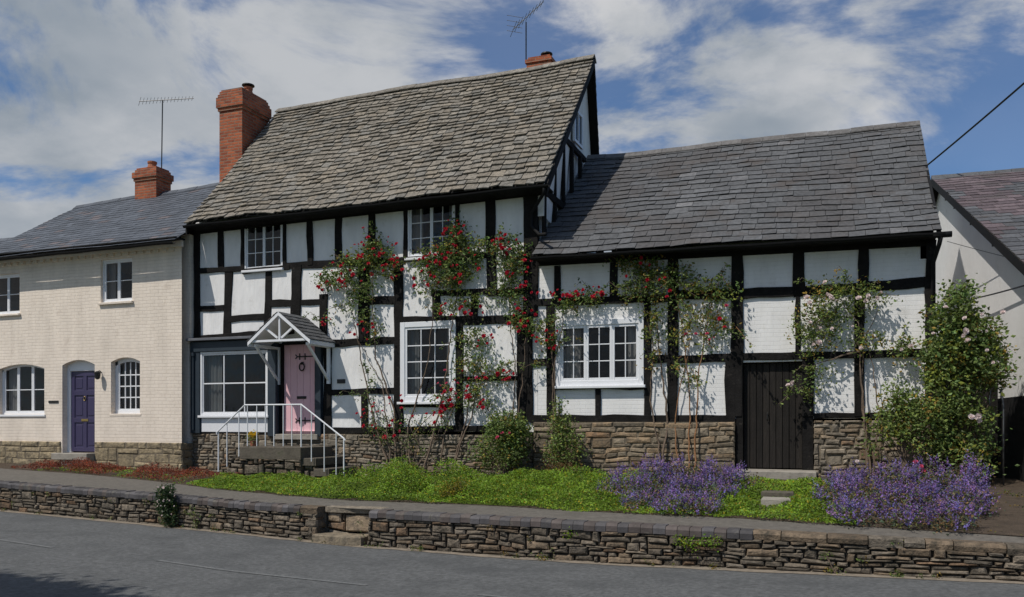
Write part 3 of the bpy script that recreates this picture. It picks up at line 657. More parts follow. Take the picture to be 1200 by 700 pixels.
# eaves board and gutter
mb = MB(); mb.add([P(222,268,-.02),P(634,221,-.02),P(634,229,-.02),P(222,276,-.02),P(222,268,.15),P(634,221,.15),P(634,229,.15),P(222,276,.15)],[(0,1,2,3),(7,6,5,4),(0,4,5,1),(1,5,6,2),(2,6,7,3),(3,7,4,0)]); mb.build('wall_plate', M['timber'], house)
mb = MB()
for A,B in ((E0,E1),):
    a = A+Vector((.02,.02,-.055)); b = B+Vector((-.02,.02,-.055)); a2 = Vector((a.x,.0,a.z-.03)); b2 = Vector((b.x,.0,b.z-.03))
    mb.add([a,b,b2,a2,a+Vector((0,0,.03)),b+Vector((0,0,.03)),b2+Vector((0,0,.03)),a2+Vector((0,0,.03))],[(0,1,2,3),(7,6,5,4),(0,4,5,1),(1,5,6,2),(2,6,7,3),(3,7,4,0)])
mb.build('soffit', M['timber'], house)
gutter(house, E0+Vector((.02,-.03,-.045)), E1+Vector((.05,-.03,-.045)))
dp = MB(); c = E1+Vector((-.05,-.03,-.10)); Xd = P(622,0).x
dp.tube([c, c+Vector((-.02,.05,-.09)), Vector((Xd+.05,-.07,c.z-.35)), Vector((Xd+.03,-.06,P(622,266).z)), Vector((Xd+.22,-.12,P(640,278).z+.03)), Vector((Xd+.45,-.42,P(640,284).z+.06))], .035, 8); dp.build('downpipe', M['black'], house, smooth=True)

def V(x0,x1,y0,y1,dx=0,par=None,name='post'):
    a = P((x0+x1)/2,y1); b = P((x0+x1)/2+dx,y0); return timber(par or house,name,a,b,abs(P(x1,0).x-P(x0,0).x))
def H(x0,y0,x1,y1,h,par=None,name='beam'):
    a = P(x0,y0); b = P(x1,y1); return timber(par or house,name,a,b,h/F*(-S_*a.x+C_*DC))
# upper storey
V(228,235,270,398); V(256.5,263,272,318,-1); V(283,287,266,317); V(332,336,262,313); V(361,367.5,259,311,-1); V(393,401,254,309); V(432,440,249,304); V(473,478,242,304); V(534,539,234,300); V(571,582,229,345,-2); V(614,631,224,372,0)
H(230,318,285,315,6); H(285,319,340,313,6); H(334,312,475,305,7); H(475,304.5,572,299,6.5)
V(262,271,318,392,2); V(309.5,317,315,388,1.5); V(341,352,311,378,2); V(375,384,345,400); V(421,433,308,401); V(462,472.5,302,508)
H(232,362,263,361,6.5); H(268,375,312,371,7.5); H(316,356,342,355,8); H(350,355,378,354,6); H(430,353,464,352,9); H(232,397,318,390,6); H(318,392,345,388,6)
V(507,516,342,372); H(472,374.5,536,373.5,6.5); H(506,344,572,342,7); H(534,376,612,374,10)
V(534,543,376,505); V(606,624,372,494); H(386,403,464,399,8.5); H(386,460,464,458,7); V(380,389,398,506); H(543,444,606,443,5.5)
V(424,431,460,503); H(380,505,616,502,7,name='sill_beam'); V(553,560,344,374); H(572,344,616,342,7); H(472,476,536,475,4)
window(house, win['w1'], 0, 2, 3, 2, casing=.045, stile=.035, bar=.018, curtains=None, label='white four by three pane casement under the left eaves')
window(house, win['w2'], 0, 2, 3, 2, casing=.05, stile=.035, bar=.018, curtains='sides', label='white casement under the eaves behind the roses')
window(house, win['w3'], 0, 3, 4, 1, casing=.11, stile=.05, bar=.022, proud=.05, curtains='sides', cmat='curtain_grey', label='tall white twelve pane ground floor window')
# stone plinth
mb = MB(); fn, L = xface(Xm0+.02, P(626,0).x, -.10, lambda X: fb(X)[1]-.12, lambda X: zsill-.075+.02*math.sin(X*2.3)); rubble(mb, fn, L, 41, ch=.07, lw=.22, depth=.12, bulge=.02, gap=.004)
pl = mb.build('stone_plinth', M['stone_pale'], house)
mb = MB(); mb.box(Xm0+.03,P(623,0).x,-.075,.2,.1,zsill-.06); mb.build('mortar_bed', M['mortar'], pl)
# shop front
sf = MB(); Xa_,Xb_,zb1,zt1 = rect(229,410,326,512)
xl = P(229,0).x; xr = P(327,0).x; yF = -.16
pil = rect(229,404,239.5,510); sf.bbox(pil[0],pil[1],yF,.0,zsill-.06,pil[3]); 
pil2 = rect(318.5,404,328,512); sf.bbox(pil2[0],pil2[1],yF,.0,zsill-.12,pil2[3])
sf.bbox(xl,xr,yF-.02,0,shop[3]+.002,P(280,400).z)
so = sf.build('shopfront', M['bluepaint'], house, label='slate blue painted surround of the bay window')
sf = MB(); sf.bbox(xl-.04,P(322,0).x,yF-.12,.0,P(280,399).z,P(280,396).z,.006); sf.build('cornice', M['lead'], so)
sf = MB(); a = P(236,420,yF-.03); sf.tube([(pil[0]+.1,yF-.025,zsill+.02),(pil[0]+.1,yF-.025,P(236,418).z)],.022,8); sf.tube([(pil[0]+.1,yF-.025,P(236,418).z),(pil[0]+.1,yF-.025,P(236,414).z)],.045,8); sf.build('colonnette', M['bluepaint'], so)
sf = MB(); sf.bbox(pil[1]+.01,pil2[0]-.02,yF+.045,.0,zsill-.03,shop[2]-.06); sf.build('stall_riser', M['white'], so)
sr = (pil[1]+.002,pil2[0]-.002,shop[2],shop[3]); window(house, sr, yF+.04, 3, 2, 1, casing=.05, stile=.03, bar=.03, proud=.02, curtains='left', cmat='curtain_grey', sillproud=.05, label='large six pane bay window in blue surround')
mb = MB(); mb.box(sr[0]+.08,sr[1]-.08,.02,.2,shop[2]+.03,shop[2]+.08); mb.build('window_shelf', M['brass'] if False else M['stone_pale'], house)
# pink door
X0,X1,z0,z1 = doorr; z0 = P(350,509).z; dmb = MB(); n = 5
for i in range(n):
    a = X0+.03+(X1-X0-.06)*i/n; b = X0+.03+(X1-X0-.06)*(i+1)/n; dmb.bbox(a+.0015,b-.0015,.05,.10,z0,z1-.03,.005)
dr = dmb.build('door', M['pink'], house, label='pink plank front door with black ironwork')
dh = MB(); xm = (X0+X1)/2+.03
for zz in (P(350,418).z,P(350,493).z):
    dh.box(xm-.10,X1-.04,.035,.05,zz-.013,zz+.013); dh.bar((xm-.04,.042,zz-.07),(xm-.04,.042,zz+.07),.022,.014); dh.bar((xm+.1,.042,zz-.07),(xm+.1,.042,zz+.07),.022,.014)
    for k in (-1,1): dh.bar((xm-.10,.042,zz),(xm-.15,.042,zz+.045*k),.02,.014)
dh.build('strap_hinge', M['iron'], dr)
kn = MB(); kp = P(353,430); kn.tube([(kp.x+.065*math.cos(a),.02,kp.z+.085*math.sin(a)) for a in np.linspace(math.pi*.55,math.pi*2.45,14)],.014,6); kn.box(kp.x-.03,kp.x+.03,.03,.05,kp.z+.05,kp.z+.11); kn.build('knocker', M['iron'], dr)
lb = MB(); kp = P(352,466); lb.bbox(kp.x-.12,kp.x+.12,.03,.05,kp.z-.03,kp.z+.03,.008); lb.build('letter_box', M['iron'], dr)
ds = MB(); ds.box(X0-.07,X0+.03,-.03,.06,z0,z1); ds.box(X1-.03,X1+.02,-.03,.06,z0,z1); ds.box(X0+.03,X1-.03,-.03,.06,z1-.03,z1+.03); ds.build('door_frame', M['timber'], house)
ds = MB(); a = rect(371.5,402,379,512); ds.bbox(a[0]+.02,a[1],-.11,0,z0-.05,a[3]); ds.build('door_post', M['bluepaint'], house)
ds = MB(); ds.bbox(X0-.08,X1+.12,-.16,.1,z0-.12,z0,.01); ds.build('threshold', M['concrete'], house)
# name plate beside the door
ds = MB(); kp = P(400,447); ds.bbox(kp.x-.10,kp.x+.10,-.02,.01,kp.z-.045,kp.z+.045,.004); pq = ds.build('name_plate', M['plaque'], house)
# porch hood
yp = -.92
apx = P(324,367,yp); lt = P(291,402,yp); rt_ = P(364,401,yp)
cxp = (lt.x+rt_.x)/2; hw = (rt_.x-lt.x)/2; zlo = lt.z; zhi = apx.z
pm_ = MB()
for s in (-1,1):
    a = Vector((cxp,0,zhi)); b = Vector((cxp+s*hw,0,zlo)); n_ = 7
    nn = Vector((s*(zhi-zlo),0,hw)).normalized(); r = random.Random(8+s)
    for i in range(n_):
        t0 = i/n_; t1 = min(1,(i+1.3)/n_); y = yp-.04; 
        while y < -.02:
            w2 = r.uniform(.15,.24); y1 = min(0,y+w2); q0 = b.lerp(a,t0)+nn*(.045+r.uniform(0,.006)); q1 = b.lerp(a,t1)+nn*.03
            q = [Vector((q0.x,y+.002,q0.z)),Vector((q0.x,y1-.002,q0.z)),Vector((q1.x,y1-.002,q1.z)),Vector((q1.x,y+.002,q1.z))]; pm_.hexa(*q,nn,.008,tint_blue(r,0,0)); y = y1
pr_ = pm_.build('porch_roof', M['slate'], house, label='small slated gable hood over the pink door')
pw = MB()
for s in (-1,1):
    a = Vector((cxp,0,zhi-.02)); b = Vector((cxp+s*hw,0,zlo-.02)); nn = Vector((s*(zhi-zlo),0,hw)).normalized()
    q = [Vector((b.x,yp,b.z)),Vector((b.x,0,b.z)),Vector((a.x,0,a.z)),Vector((a.x,yp,a.z))]; q = [k+nn*.03 for k in q]; pw.hexa(*q,nn,.025)
    dwn = Vector((0,0,-.085)); q = [Vector((b.x,yp-.03,b.z+.03)),Vector((a.x,yp-.03,a.z+.045)),Vector((a.x,yp-.03,a.z-.035)),Vector((b.x,yp-.03,b.z-.045))]
    pw.add(q+[k+Vector((0,.028,0)) for k in q],[(0,1,2,3),(7,6,5,4),(0,4,5,1),(1,5,6,2),(2,6,7,3),(3,7,4,0)])
    pw.box(cxp+s*(hw-.02)-.03,cxp+s*(hw-.02)+.03,yp,0,zlo-.075,zlo-.01)
zt_ = zlo+.03; pw.box(cxp-hw+.06,cxp+hw-.06,yp+.0,yp+.05,zt_-.025,zt_+.02); pw.bar((cxp,yp+.025,zt_+.02),(cxp,yp+.025,zhi-.05),.035,.04)
for s in (-1,1): pw.bar((cxp+s*.05,yp+.02,zt_+.05),(cxp+s*hw*.45,yp+.02,zlo+(zhi-zlo)*.5),.04,.035)
pw.build('truss', M['white'], pr_)
for s in (-1,1):
    bk = MB(); x = cxp+s*(hw-.13); bk.bar((x,-.84,zlo-.06),(x,-.06,zlo-.78),.042,.05); bk.box(x-.035,x+.035,-.08,-.02,zlo-.86,zlo-.03); bk.box(x-.03,x+.03,-.86,-.02,zlo-.085,zlo-.03); bk.build('bracket', M['white'], pr_)

# chimney stacks of the cottage
xr_ = E0.x-.08; cb_ = [ (None)]
zt_c = PX(285,105,xr_).z; Y0c = 1.66
zt_c = P(270,106,Y0c).z
chimney(house, xr_-.70, xr_, Y0c, Y0c+1.05, 3.8, zt_c, [(zt_c-.50,zt_c-.42,.03),(zt_c-.42,zt_c-.16,.06),(zt_c-.16,zt_c-.08,.03)], [(xr_-.22,Y0c+.52,.12,.2,True)])
pz = P(617,62,3.7); pz2 = P(650,62,3.7); chimney(house, pz.x, pz.x+.62, 3.7, 4.3, 7.5, P(634,67,3.7).z, [(P(634,72,3.7).z,P(634,68,3.7).z,.03)], [(pz.x+.42,4.0,.11,.09,True)])

# ================================================================== low timber framed wing
Xw0 = Xm1; Xw1 = P(1094,0).x; Yw = 7.0
wing = thing('timber_framed_wing', 'long low black and white range with dark slate roof and dark plank door', 'cottage', (P(860,0).x,3.5,.8))
zww = P(860,285).z; zs2 = P(760,491).z
w4 = rect(652,375,755,452); dw = rect(864,424,953,549); dw = (dw[0],dw[1],zs2-.9,dw[3])
mb = MB(); holed_wall(mb, Xw0+.004, Xw1, .0, zs2, zww, [w4,(dw[0],dw[1],P(905,549).z-.03,dw[3])])
mb.box(Xw1-.2,Xw1-.001,.221,Yw,.3,zww); mb.box(Xw0+.004,Xw1,Yw-.2,Yw,.3,zww); mb.build('wall', M['plaster_brick'], wing)
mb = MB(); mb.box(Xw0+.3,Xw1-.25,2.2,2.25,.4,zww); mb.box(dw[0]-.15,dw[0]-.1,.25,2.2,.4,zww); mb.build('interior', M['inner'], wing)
e0 = P(632,299,-.42); e1 = P(1104,270,-.42); r0 = P(697,183,3.5); r1 = P(1080,147,3.5); e0.x = Xw0+.03; r0.x = Xw0+.03; r1.x = e1.x
b0 = Vector((e0.x,7.4,e0.z)); b1 = Vector((e1.x,7.4,e1.z))
tint_w = lambda r,s,t: tint_slate(r,s,t)
roof(wing,e0,e1,r0,r1,b0,b1,21,.30,.009,'slate',tint_w,13,'slate',.15,sag=.07,rough=.018,lift=1.8,rl=.42,ridge_tint=(1.5,1.4,1.3))
gable(wing, Xw1, .0, Yw, zww-.5, r1, e1, b1, 'plaster')
barge(wing,(e1.x-.045,e1.y+.03,e1.z-.02),(e1.x-.045,r1.y,r1.z-.02),.2); barge(wing,(e1.x-.045,r1.y,r1.z-.02),(e1.x-.045,b1.y,b1.z-.02),.2)
lf = MB(); lf.box(Xw0+.01,Xw0+.12,-.40,3.4,0,0.001) if False else None
mb = MB(); q = [P(628,303,-.03),P(1095,273,-.03),P(1095,288,-.03),P(628,312,-.03)]; mb.add(q+[v+Vector((0,.16,0)) for v in q],[(0,1,2,3),(7,6,5,4),(0,4,5,1),(1,5,6,2),(2,6,7,3),(3,7,4,0)]); mb.build('wall_plate', M['timber'], wing)
mb = MB(); a = e0+Vector((.0,.02,-.05)); b = e1+Vector((-.06,.02,-.05)); a2 = Vector((a.x,-.03,a.z-.02)); b2 = Vector((b.x,-.03,b.z-.02)); q = [a,b,b2,a2]
mb.add(q+[v+Vector((0,0,.03)) for v in q],[(0,1,2,3),(7,6,5,4),(0,4,5,1),(1,5,6,2),(2,6,7,3),(3,7,4,0)]); mb.build('soffit', M['timber'], wing)
gutter(wing, e0+Vector((.0,-.04,-.045)), e1+Vector((.04,-.04,-.045)), .06)
dp = MB(); c = e1+Vector((-.02,-.04,-.10)); Xd = P(1093,0).x
dp.tube([c+Vector((.0,0,.0)),c+Vector((-.02,.05,-.12)),Vector((Xd,-.09,c.z-.36)),Vector((Xd,-.09,1.2)),Vector((Xd,-.09,.9))],.036,8); dp.tube([c+Vector((-.12,0,.02)),c+Vector((.16,0,.02))],.05,8); dp.build('downpipe', M['black'], wing, smooth=True)
for a in ((650,657.5,312,356),(715,724,308,354),(782,794,303,490,1),(857,871,300,424),(929,943,292,346),(932,938,346,414),(1006,1018,286,334),(1084,1096,282,486),(641,651,352,488,-1),(755,763,352,488),(698,704,452,488),(1001,1013,334,488),(861,870,424,488),(940,954,418,488),(850,862,424,488)):
    V(*a[:4], *(a[4:5]), par=wing)
for a in ((628,355,786,350,8),(790,347,930,342,11),(930,343,1086,331,11),(624,426,644,425,8),(762,421,786,420,9),(790,421,862,419,10),(928,417,1086,414,9),(652,455,756,454,4)):
    H(*a, par=wing)
H(622,491,862,491,9,par=wing,name='sill_beam'); H(954,488,1090,486,7,par=wing,name='sill_beam'); H(850,419.5,960,417,9,par=wing,name='lintel')
window(wing, w4, 0, 2, 3, 3, casing=.10, stile=.05, bar=.02, proud=.05, curtains='sides', cmat='curtain', label='wide white three light window with eighteen panes')
# plank door
X0,X1,zz0,z1 = dw; z0 = P(905,549).z; mb = MB(); r = random.Random(4); n = 9
fx0 = X0+.10; fx1 = X1-.18
for i in range(n):
    a = fx0+(fx1-fx0)*i/n; b = fx0+(fx1-fx0)*(i+1)/n; k = r.uniform(.7,1.4); mb.bbox(a+.004,b-.004,.09+r.uniform(0,.008),.14,z0,z1-.02,.006,(k,k*.98,k*.95))
d2 = mb.build('door', M['oldwood'], wing, label='dark weathered plank barn door')
for q in ((X0-.02,X0+.10),(X1-.18,X1)): mb = MB(); mb.box(*q,-.02,.16,z0-.02,z1); mb.build('door_jamb', M['timber'], wing)
mb = MB(); mb.tube([(fx0+.42,.075,z0+.85),(fx0+.42,.045,z0+.88),(fx0+.42,.045,z0+.98),(fx0+.42,.075,z0+1.0)],.01,6); mb.build('handle', M['iron'], d2)
mb = MB()
fn, L = xface(P(627,0).x, X0-.03, -.11, lambda X: fb(X)[1]-.12, lambda X: zs2-.07+.015*math.sin(X*3)); rubble(mb, fn, L, 51, ch=.095, lw=.36, depth=.12, bulge=.012, gap=.002, cfn=lambda r: tuple(a*b for a,b in zip(stonecol(r),(1.03,.97,.88))))
mb.build('stone_plinth', M['stone_pale'], wing); mb = MB()
fn, L = xface(X1-.0, Xw1, -.11, lambda X: fb(X)[1]-.12, lambda X: zs2-.03); rubble(mb, fn, L, 52, ch=.075, lw=.22, depth=.12, bulge=.02, gap=.004)
pl = mb.build('stone_plinth', M['stone_pale'], wing)
mb = MB(); mb.box(P(627,0).x,X0-.04,-.085,.2,.1,zs2-.06); mb.box(X1+.02,Xw1-.02,-.085,.2,.1,zs2-.05); mb.build('mortar_bed', M['mortar'], pl)
stp = thing('door_step', 'plain stone doorstep below the dark plank door', 'step', (X0+.5,-.3,z0-.2))
mb = MB(); slab(mb, X0-.02, X1+.06, -.62, .10, z0-.42, z0-.02, random.Random(2), .012); mb.build('step', M['concrete'], stp)
yy,_ = cv(PB, P(905,0,-2.2).x)
for k,(xa,xb,ya_,yb_,col) in enumerate(((893,926,581,589,0),(893,930,572,579,0))):
    Y_ = -3.35+.65*k; a = P(xa,ya_,Y_); b = P(xb,ya_,Y_); zz = bed_z(a.x,Y_)+.09
    mb = MB(); slab(mb,a.x,b.x,Y_,Y_+.34,zz-.18,zz+.02,random.Random(k+8),.02); o = mb.build('stepping_stone', M['stepdark'] if k else M['concrete'])
    tag(o, ['pale stone block set in the green plants, nearer the pavement','dark stone block set in the green plants, nearer the doorstep'][k], 'stone block')

# ================================================================== cream brick house
Yb = -.4; Xb1 = Xhl; Xb0 = P(-27,0,Yb).x
bh = thing('brick_house', 'cream painted brick house with purple door and blue slate roof', 'house', (P(100,0,Yb).x,2.6,.6))
zbw = P(110,297,Yb).z
wA = rect(-24,322,23,369,Yb); wB = rect(118,303,155,354,Yb); wC = rect(-2,427,52,486,Yb); wD = rect(130,419,164,485,Yb); dA = rect(73,422,111,531,Yb)
zpl = P(110,518,Yb).z
mb = MB(); 
holed_wall(mb, Xb0, Xb1, Yb, .3, zbw, [wA,wB,wC,wD,(dA[0],dA[1],dA[2],dA[3])], .25)
for h_,ar in ((wC,.12),(wD,.10),(dA,.12)): arch_fill(mb,h_[0],h_[1],h_[3],ar,Yb,.2)
mb.box(Xb1-.25,Xb1,Yb+.251,Xm0 and .0,.3,zbw+.3); mb.box(Xb0,Xb0+.25,Yb+.251,5.6,.3,zbw); mb.box(Xb0,Xb1,5.4,5.65,.3,zbw)
mb.build('wall', M['cream'], bh)
mb = MB()
for i in range(int((Xb1-Xb0)/.225)):
    X = Xb0+i*.225; mb.box(X,X+.11,Yb-.05,Yb-.001,zbw-.12,zbw-.045)
mb.box(Xb0,Xb1+.05,Yb-.06,Yb-.001,zbw-.044,zbw+.12); mb.build('cornice', M['cream'], bh)
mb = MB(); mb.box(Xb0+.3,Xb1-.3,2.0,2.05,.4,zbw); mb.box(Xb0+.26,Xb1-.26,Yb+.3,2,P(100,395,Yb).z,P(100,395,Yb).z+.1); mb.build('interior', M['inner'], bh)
F0 = P(-27,304,-.75); F1 = P(222,279,-.75); G1 = P(250,215,2.7); F0.x = Xb0-.15; F1.x = Xb1+.12; G0 = Vector((F0.x+.1,2.7,P(97,243,2.7).z)); G1.x = Xb1+.12; G1.z = P(250,215.5,2.7).z
H0 = Vector((F0.x,6.15,F0.z)); H1 = Vector((F1.x,6.15,F1.z))
F1r = F1.copy(); 
roof(bh,F0,F1,G0,G1,H0,H1,22,.27,.006,'slate_smooth',tint_blue,23,'slate_smooth',.13,sag=.04,rough=.006,lift=1.4)
gable(bh, Xb0-.003, Yb, 5.6, zbw-.01, G0, F0, H0, 'cream', sgn=-1)
barge(bh,(F0.x+.02,F0.y,F0.z-.03),(F0.x+.02,G0.y,G0.z-.03),.16)
gutter(bh, F0+Vector((.0,-.03,-.05)), F1+Vector((.0,-.03,-.05)), .055)
mb = MB(); mb.box(Xb0,F1.x-.02,-.73,Yb-.0,zbw+.10,zbw+.13); q = [Vector((Xb0,-.735,zbw+.02)),Vector((F1.x-.02,-.735,zbw+.02)),Vector((F1.x-.02,-.735,F1.z-.015)),Vector((Xb0,-.735,F0.z-.015))]; mb.hexa(*q,Vector((0,-1,0)),.025); mb.build('soffit', M['black'], bh)
window(bh, wA, Yb+.08, 1, 2, 3, casing=.045, stile=.04, bar=.02, curtains=None, sill=True, sillmat='cream', sillproud=.12, label='upper window at the left edge')
window(bh, wB, Yb+.08, 1, 2, 2, casing=.045, stile=.045, bar=.02, curtains='sides', sillmat='cream', sillproud=.12, label='small upper two light casement')
window(bh, wC, Yb+.13, 1, 2, 3, casing=.05, stile=.045, bar=.022, curtains='sides', arch=.12, sillproud=.14, label='wide arched ground floor window with curtains')
window(bh, wD, Yb+.15, 4, 4, 1, casing=.09, stile=.03, bar=.028, curtains=None, arch=.10, sillmat='cream', sillproud=.14, label='arched sixteen pane sash window')
# purple door in white frame
X0,X1,z0,z1 = dA; fm = MB(); fw = .10; ydr = Yb+.14
fm.bbox(X0,X0+fw,ydr,ydr+.09,z0,z1-.02); fm.bbox(X1-.05,X1,ydr,ydr+.09,z0,z1-.02); fm.bbox(X0+fw,X1-.05,ydr,ydr+.09,z1-.26,z1-.0)
fm.build('door_frame', M['white'], bh)
dm = MB(); a,b,c_,d_ = X0+fw+.004,X1-.054,z0+.03,z1-.264; dm.box(a,b,ydr+.05,ydr+.09,c_,d_)
Wd_ = b-a; Hd = d_-c_; zr = [0,.05,.36,.42,.70,.76,.94,1.0]
for k in range(0,7,2): dm.bbox(a,b,ydr+.03,ydr+.055,c_+Hd*zr[k],c_+Hd*zr[k+1],.005)
for xx in ((0,.12),(.44,.56),(.88,1)): dm.bbox(a+Wd_*xx[0],b-Wd_*(1-xx[1]),ydr+.031,ydr+.056,c_+.002,d_-.002,.005)
for k in range(1,6,2):
    for xx in ((.16,.40),(.60,.84)): dm.bbox(a+Wd_*xx[0],a+Wd_*xx[1],ydr+.04,ydr+.055,c_+Hd*zr[k]+.05,c_+Hd*zr[k+1]-.05,.012)
do = dm.build('door', M['purple'], bh, label='purple six panel front door')
lb = MB(); lb.bbox((a+b)/2-.11,(a+b)/2+.11,ydr+.018,ydr+.03,c_+Hd*.375,c_+Hd*.405,.005); lb.build('letter_box', M['brass'], do)
lb = MB(); lb.tube([((a+b)/2+.03*math.cos(t),ydr+.02,c_+Hd*.66+.05*math.sin(t)) for t in np.linspace(0,6.28,12)],.009,6); lb.build('knocker', M['brass'], do)
lb = MB(); lb.bbox(X0-.05,X1+.05,Yb-.28,Yb+.1,z0-.16,z0-.0,.012); lb.build('door_step', M['concrete'], bh)
lp = P(115,439,Yb-.1); lm = MB(); lm.tube([(lp.x,Yb,lp.z+.05),(lp.x,Yb-.06,lp.z+.09),(lp.x,Yb-.12,lp.z+.07)],.012,6); lm.tube([(lp.x,Yb-.12,lp.z+.08),(lp.x,Yb-.12,lp.z+.05),(lp.x,Yb-.12,lp.z-.09),(lp.x,Yb-.12,lp.z-.12)],[.02,.075,.055,.02],8); lm.build('wall_lamp', M['iron'], bh)
lp = P(63,471,Yb); lm = MB(); lm.bbox(lp.x-.16,lp.x+.16,Yb-.02,Yb,lp.z-.028,lp.z+.028,.004); lm.build('name_plate', M['iron'], bh)
for xa,xb,sd in ((Xb0,X0-.03,61),(X1+.03,Xb1+.05,62)):
    pf = MB(); fn, L = xface(xa, xb, Yb-.045, lambda X: fb(X)[1]-.15, zpl); rubble(pf, fn, L, sd, ch=.15, lw=.42, depth=.10, bulge=.008, gap=.001, wob=.25, cfn=lambda r: (lambda k: (k*1.1,k*1.04,k*.86))(r.uniform(.95,1.35)))
    if sd == 61: pf.build('stone_plinth', M['stone_pale'], bh)
fn, L = yface(Xb1+.05, Yb-.02, 0, fb(Xb1)[1]-.2, zpl); rubble(pf, fn, L, 63, ch=.17, lw=.4, depth=.09, cfn=lambda r: (.9,.85,.7))
pb = pf.build('stone_plinth', M['stone_pale'], bh)
mb = MB(); mb.box(Xb0,X0-.05,Yb-.03,Yb-.002,.2,zpl-.01); mb.box(X1+.05,Xb1+.02,Yb-.03,Yb-.002,.2,zpl-.01); mb.build('mortar_bed', M['mortar'], pb)
c0 = P(158,200,2.45); c1 = P(183,200,2.45); zt2 = P(170,198,2.45).z
chimney(bh, c0.x, c1.x, 2.45, 3.0, 5.5, zt2, [(zt2-.32,zt2-.24,.025),(zt2-.24,zt2-.08,.055)], [(c0.x+.38,2.7,.13,.22,False)])

# house beyond the left edge
fh = thing('terrace_house', 'plain brick house beyond the left edge of the cream house', 'house', (Xb0-3.3,2.6,.7))
mb = MB(); mb.box(Xb0-6.5,Xb0-.35,Yb,5.4,.3,zbw-.25); mb.build('wall', M['cream'], fh)
K0 = Vector((Xb0-6.6,-.7,F0.z-.25)); K1 = Vector((Xb0-.3,-.7,F0.z-.25)); L0 = Vector((Xb0-6.6,2.6,G0.z-.75)); L1 = Vector((Xb0-.3,2.6,G0.z-.75)); 
roof(fh,K0,K1,L0,L1,Vector((K0.x,5.9,K0.z)),Vector((K1.x,5.9,K1.z)),18,.27,.008,'slate_smooth',tint_blue,29,'slate_smooth',.13,sag=.02,rough=.006)
window(fh, (Xb0-2.6,Xb0-1.6,zbw-1.6,zbw-.6), Yb-.02, 2, 2, 2, curtains=None); window(fh, (Xb0-2.6,Xb0-1.6,1.4,2.5), Yb-.02, 2, 2, 2, curtains=None)

# ================================================================== white gabled house at the right
A = Vector((2.37,7.0,ZE+5.92)); B2 = Vector((2.79,-.3,ZE+2.78)); dwn = (B2-A); dh_ = Vector((dwn.x,dwn.y,0)).normalized(); slope = dwn.z/Vector((dwn.x,dwn.y)).length
nh = thing('gabled_house', 'white rendered gable end with plum coloured slate roof at the right edge', 'house', (6,3,.7))
right_ = Vector((-dh_.y,dh_.x,0)); 
if right_.x < 0: right_ = -right_
Lf = 8.3; Lb = 6.5; Fr = A+dh_*Lf; Fr.z = A.z+slope*Lf; Bk = A-dh_*Lb; Bk.z = A.z+slope*Lb; WX = 9.0
zmid = ZE+.42
def wallp(mb, pts, off, inner):      # polygon in the gable plane
    vs = [p+right_*off for p in pts]+[p+right_*(off+inner) for p in pts]; n = len(pts)
    mb.add(vs,[tuple(range(n)),tuple(range(2*n-1,n-1,-1))]+[(i,n+i,n+(i+1)%n,(i+1)%n) for i in range(n)])
flat = lambda p,z: Vector((p.x,p.y,z))
mb = MB(); q0 = Vector((0,0,-.12)); wallp(mb,[flat(Bk,zmid),flat(Fr,zmid),Fr+q0,A+q0,Bk+q0],0,.25)
fr_ = [Fr,Fr+right_*WX]; mb.add([flat(Fr,.3),flat(Fr+right_*WX,.3),Fr+right_*WX+q0,Fr+q0],[(0,1,2,3)]); mb.add([flat(Bk,.3),flat(Bk+right_*WX,.3),Bk+right_*WX+q0,Bk+q0],[(0,1,2,3)])
mb.add([flat(Bk+right_*WX,.3),flat(Fr+right_*WX,.3),Fr+right_*WX+q0,A+right_*WX+q0,Bk+right_*WX+q0],[(0,1,2,3,4)])
mb.build('wall', M['render_white'], nh)
mb = MB(); wallp(mb,[flat(Bk,.2),flat(Fr,.2),flat(Fr,zmid),flat(Bk,zmid)],-.02,.27); mb.build('shaded_base', M['wall_shade'], nh)  # lower wall under the white render, its shade painted into the colour
ov = -right_*.22; low = dh_*.35+Vector((0,0,slope*.35))
roof(nh, Fr+ov+low, Fr+right_*WX+low, A+ov, A+right_*WX, Bk+ov-dh_*.3, Bk+right_*WX-dh_*.3, 30,.32,.012,'slate',tint_plum,33,'slate',.15,sag=.02,rough=.008)
mb = MB(); a = A+ov+Vector((0,0,-.02)); b = Fr+ov+low+Vector((0,0,-.02)); q = [a,b,b+Vector((0,0,-.17)),a+Vector((0,0,-.17))]; wallp(mb,q,0,.04)
b = Bk+ov+Vector((0,0,-.02)); q = [a,b,b+Vector((0,0,-.17)),a+Vector((0,0,-.17))]; wallp(mb,q,0,.04)
for t in (.18,.30,.5,.72):      # purlin ends under the verge
    p = A.lerp(Fr,t)+Vector((0,0,-.22)); mb.bar(p-right_*.16,p+right_*.02,.10,.14)
mb.build('bargeboard', M['black'], nh)
# alley gate
gx0,gx1 = Xw1+.03, 2.62
gt_ = thing('alley_gate', 'dark boarded gate in the narrow gap behind the big white rose bush', 'gate', ((gx0+gx1)/2,.9,.8))
mb = MB(); r = random.Random(3); n = 8
for i in range(n):
    a = gx0+(gx1-gx0)*i/n; b = gx0+(gx1-gx0)*(i+1)/n; mb.bbox(a+.004,b-.004,.9,.93,.75,2.75+r.uniform(-.01,.01),.004,(r.uniform(.5,1),)*3)
mb.build('board', M['oldwood'], gt_)
mb = MB(); mb.box(gx0,gx1,.935,.98,1.1,1.2); mb.box(gx0,gx1,.935,.98,2.4,2.5); mb.build('rail', M['oldwood'], gt_)
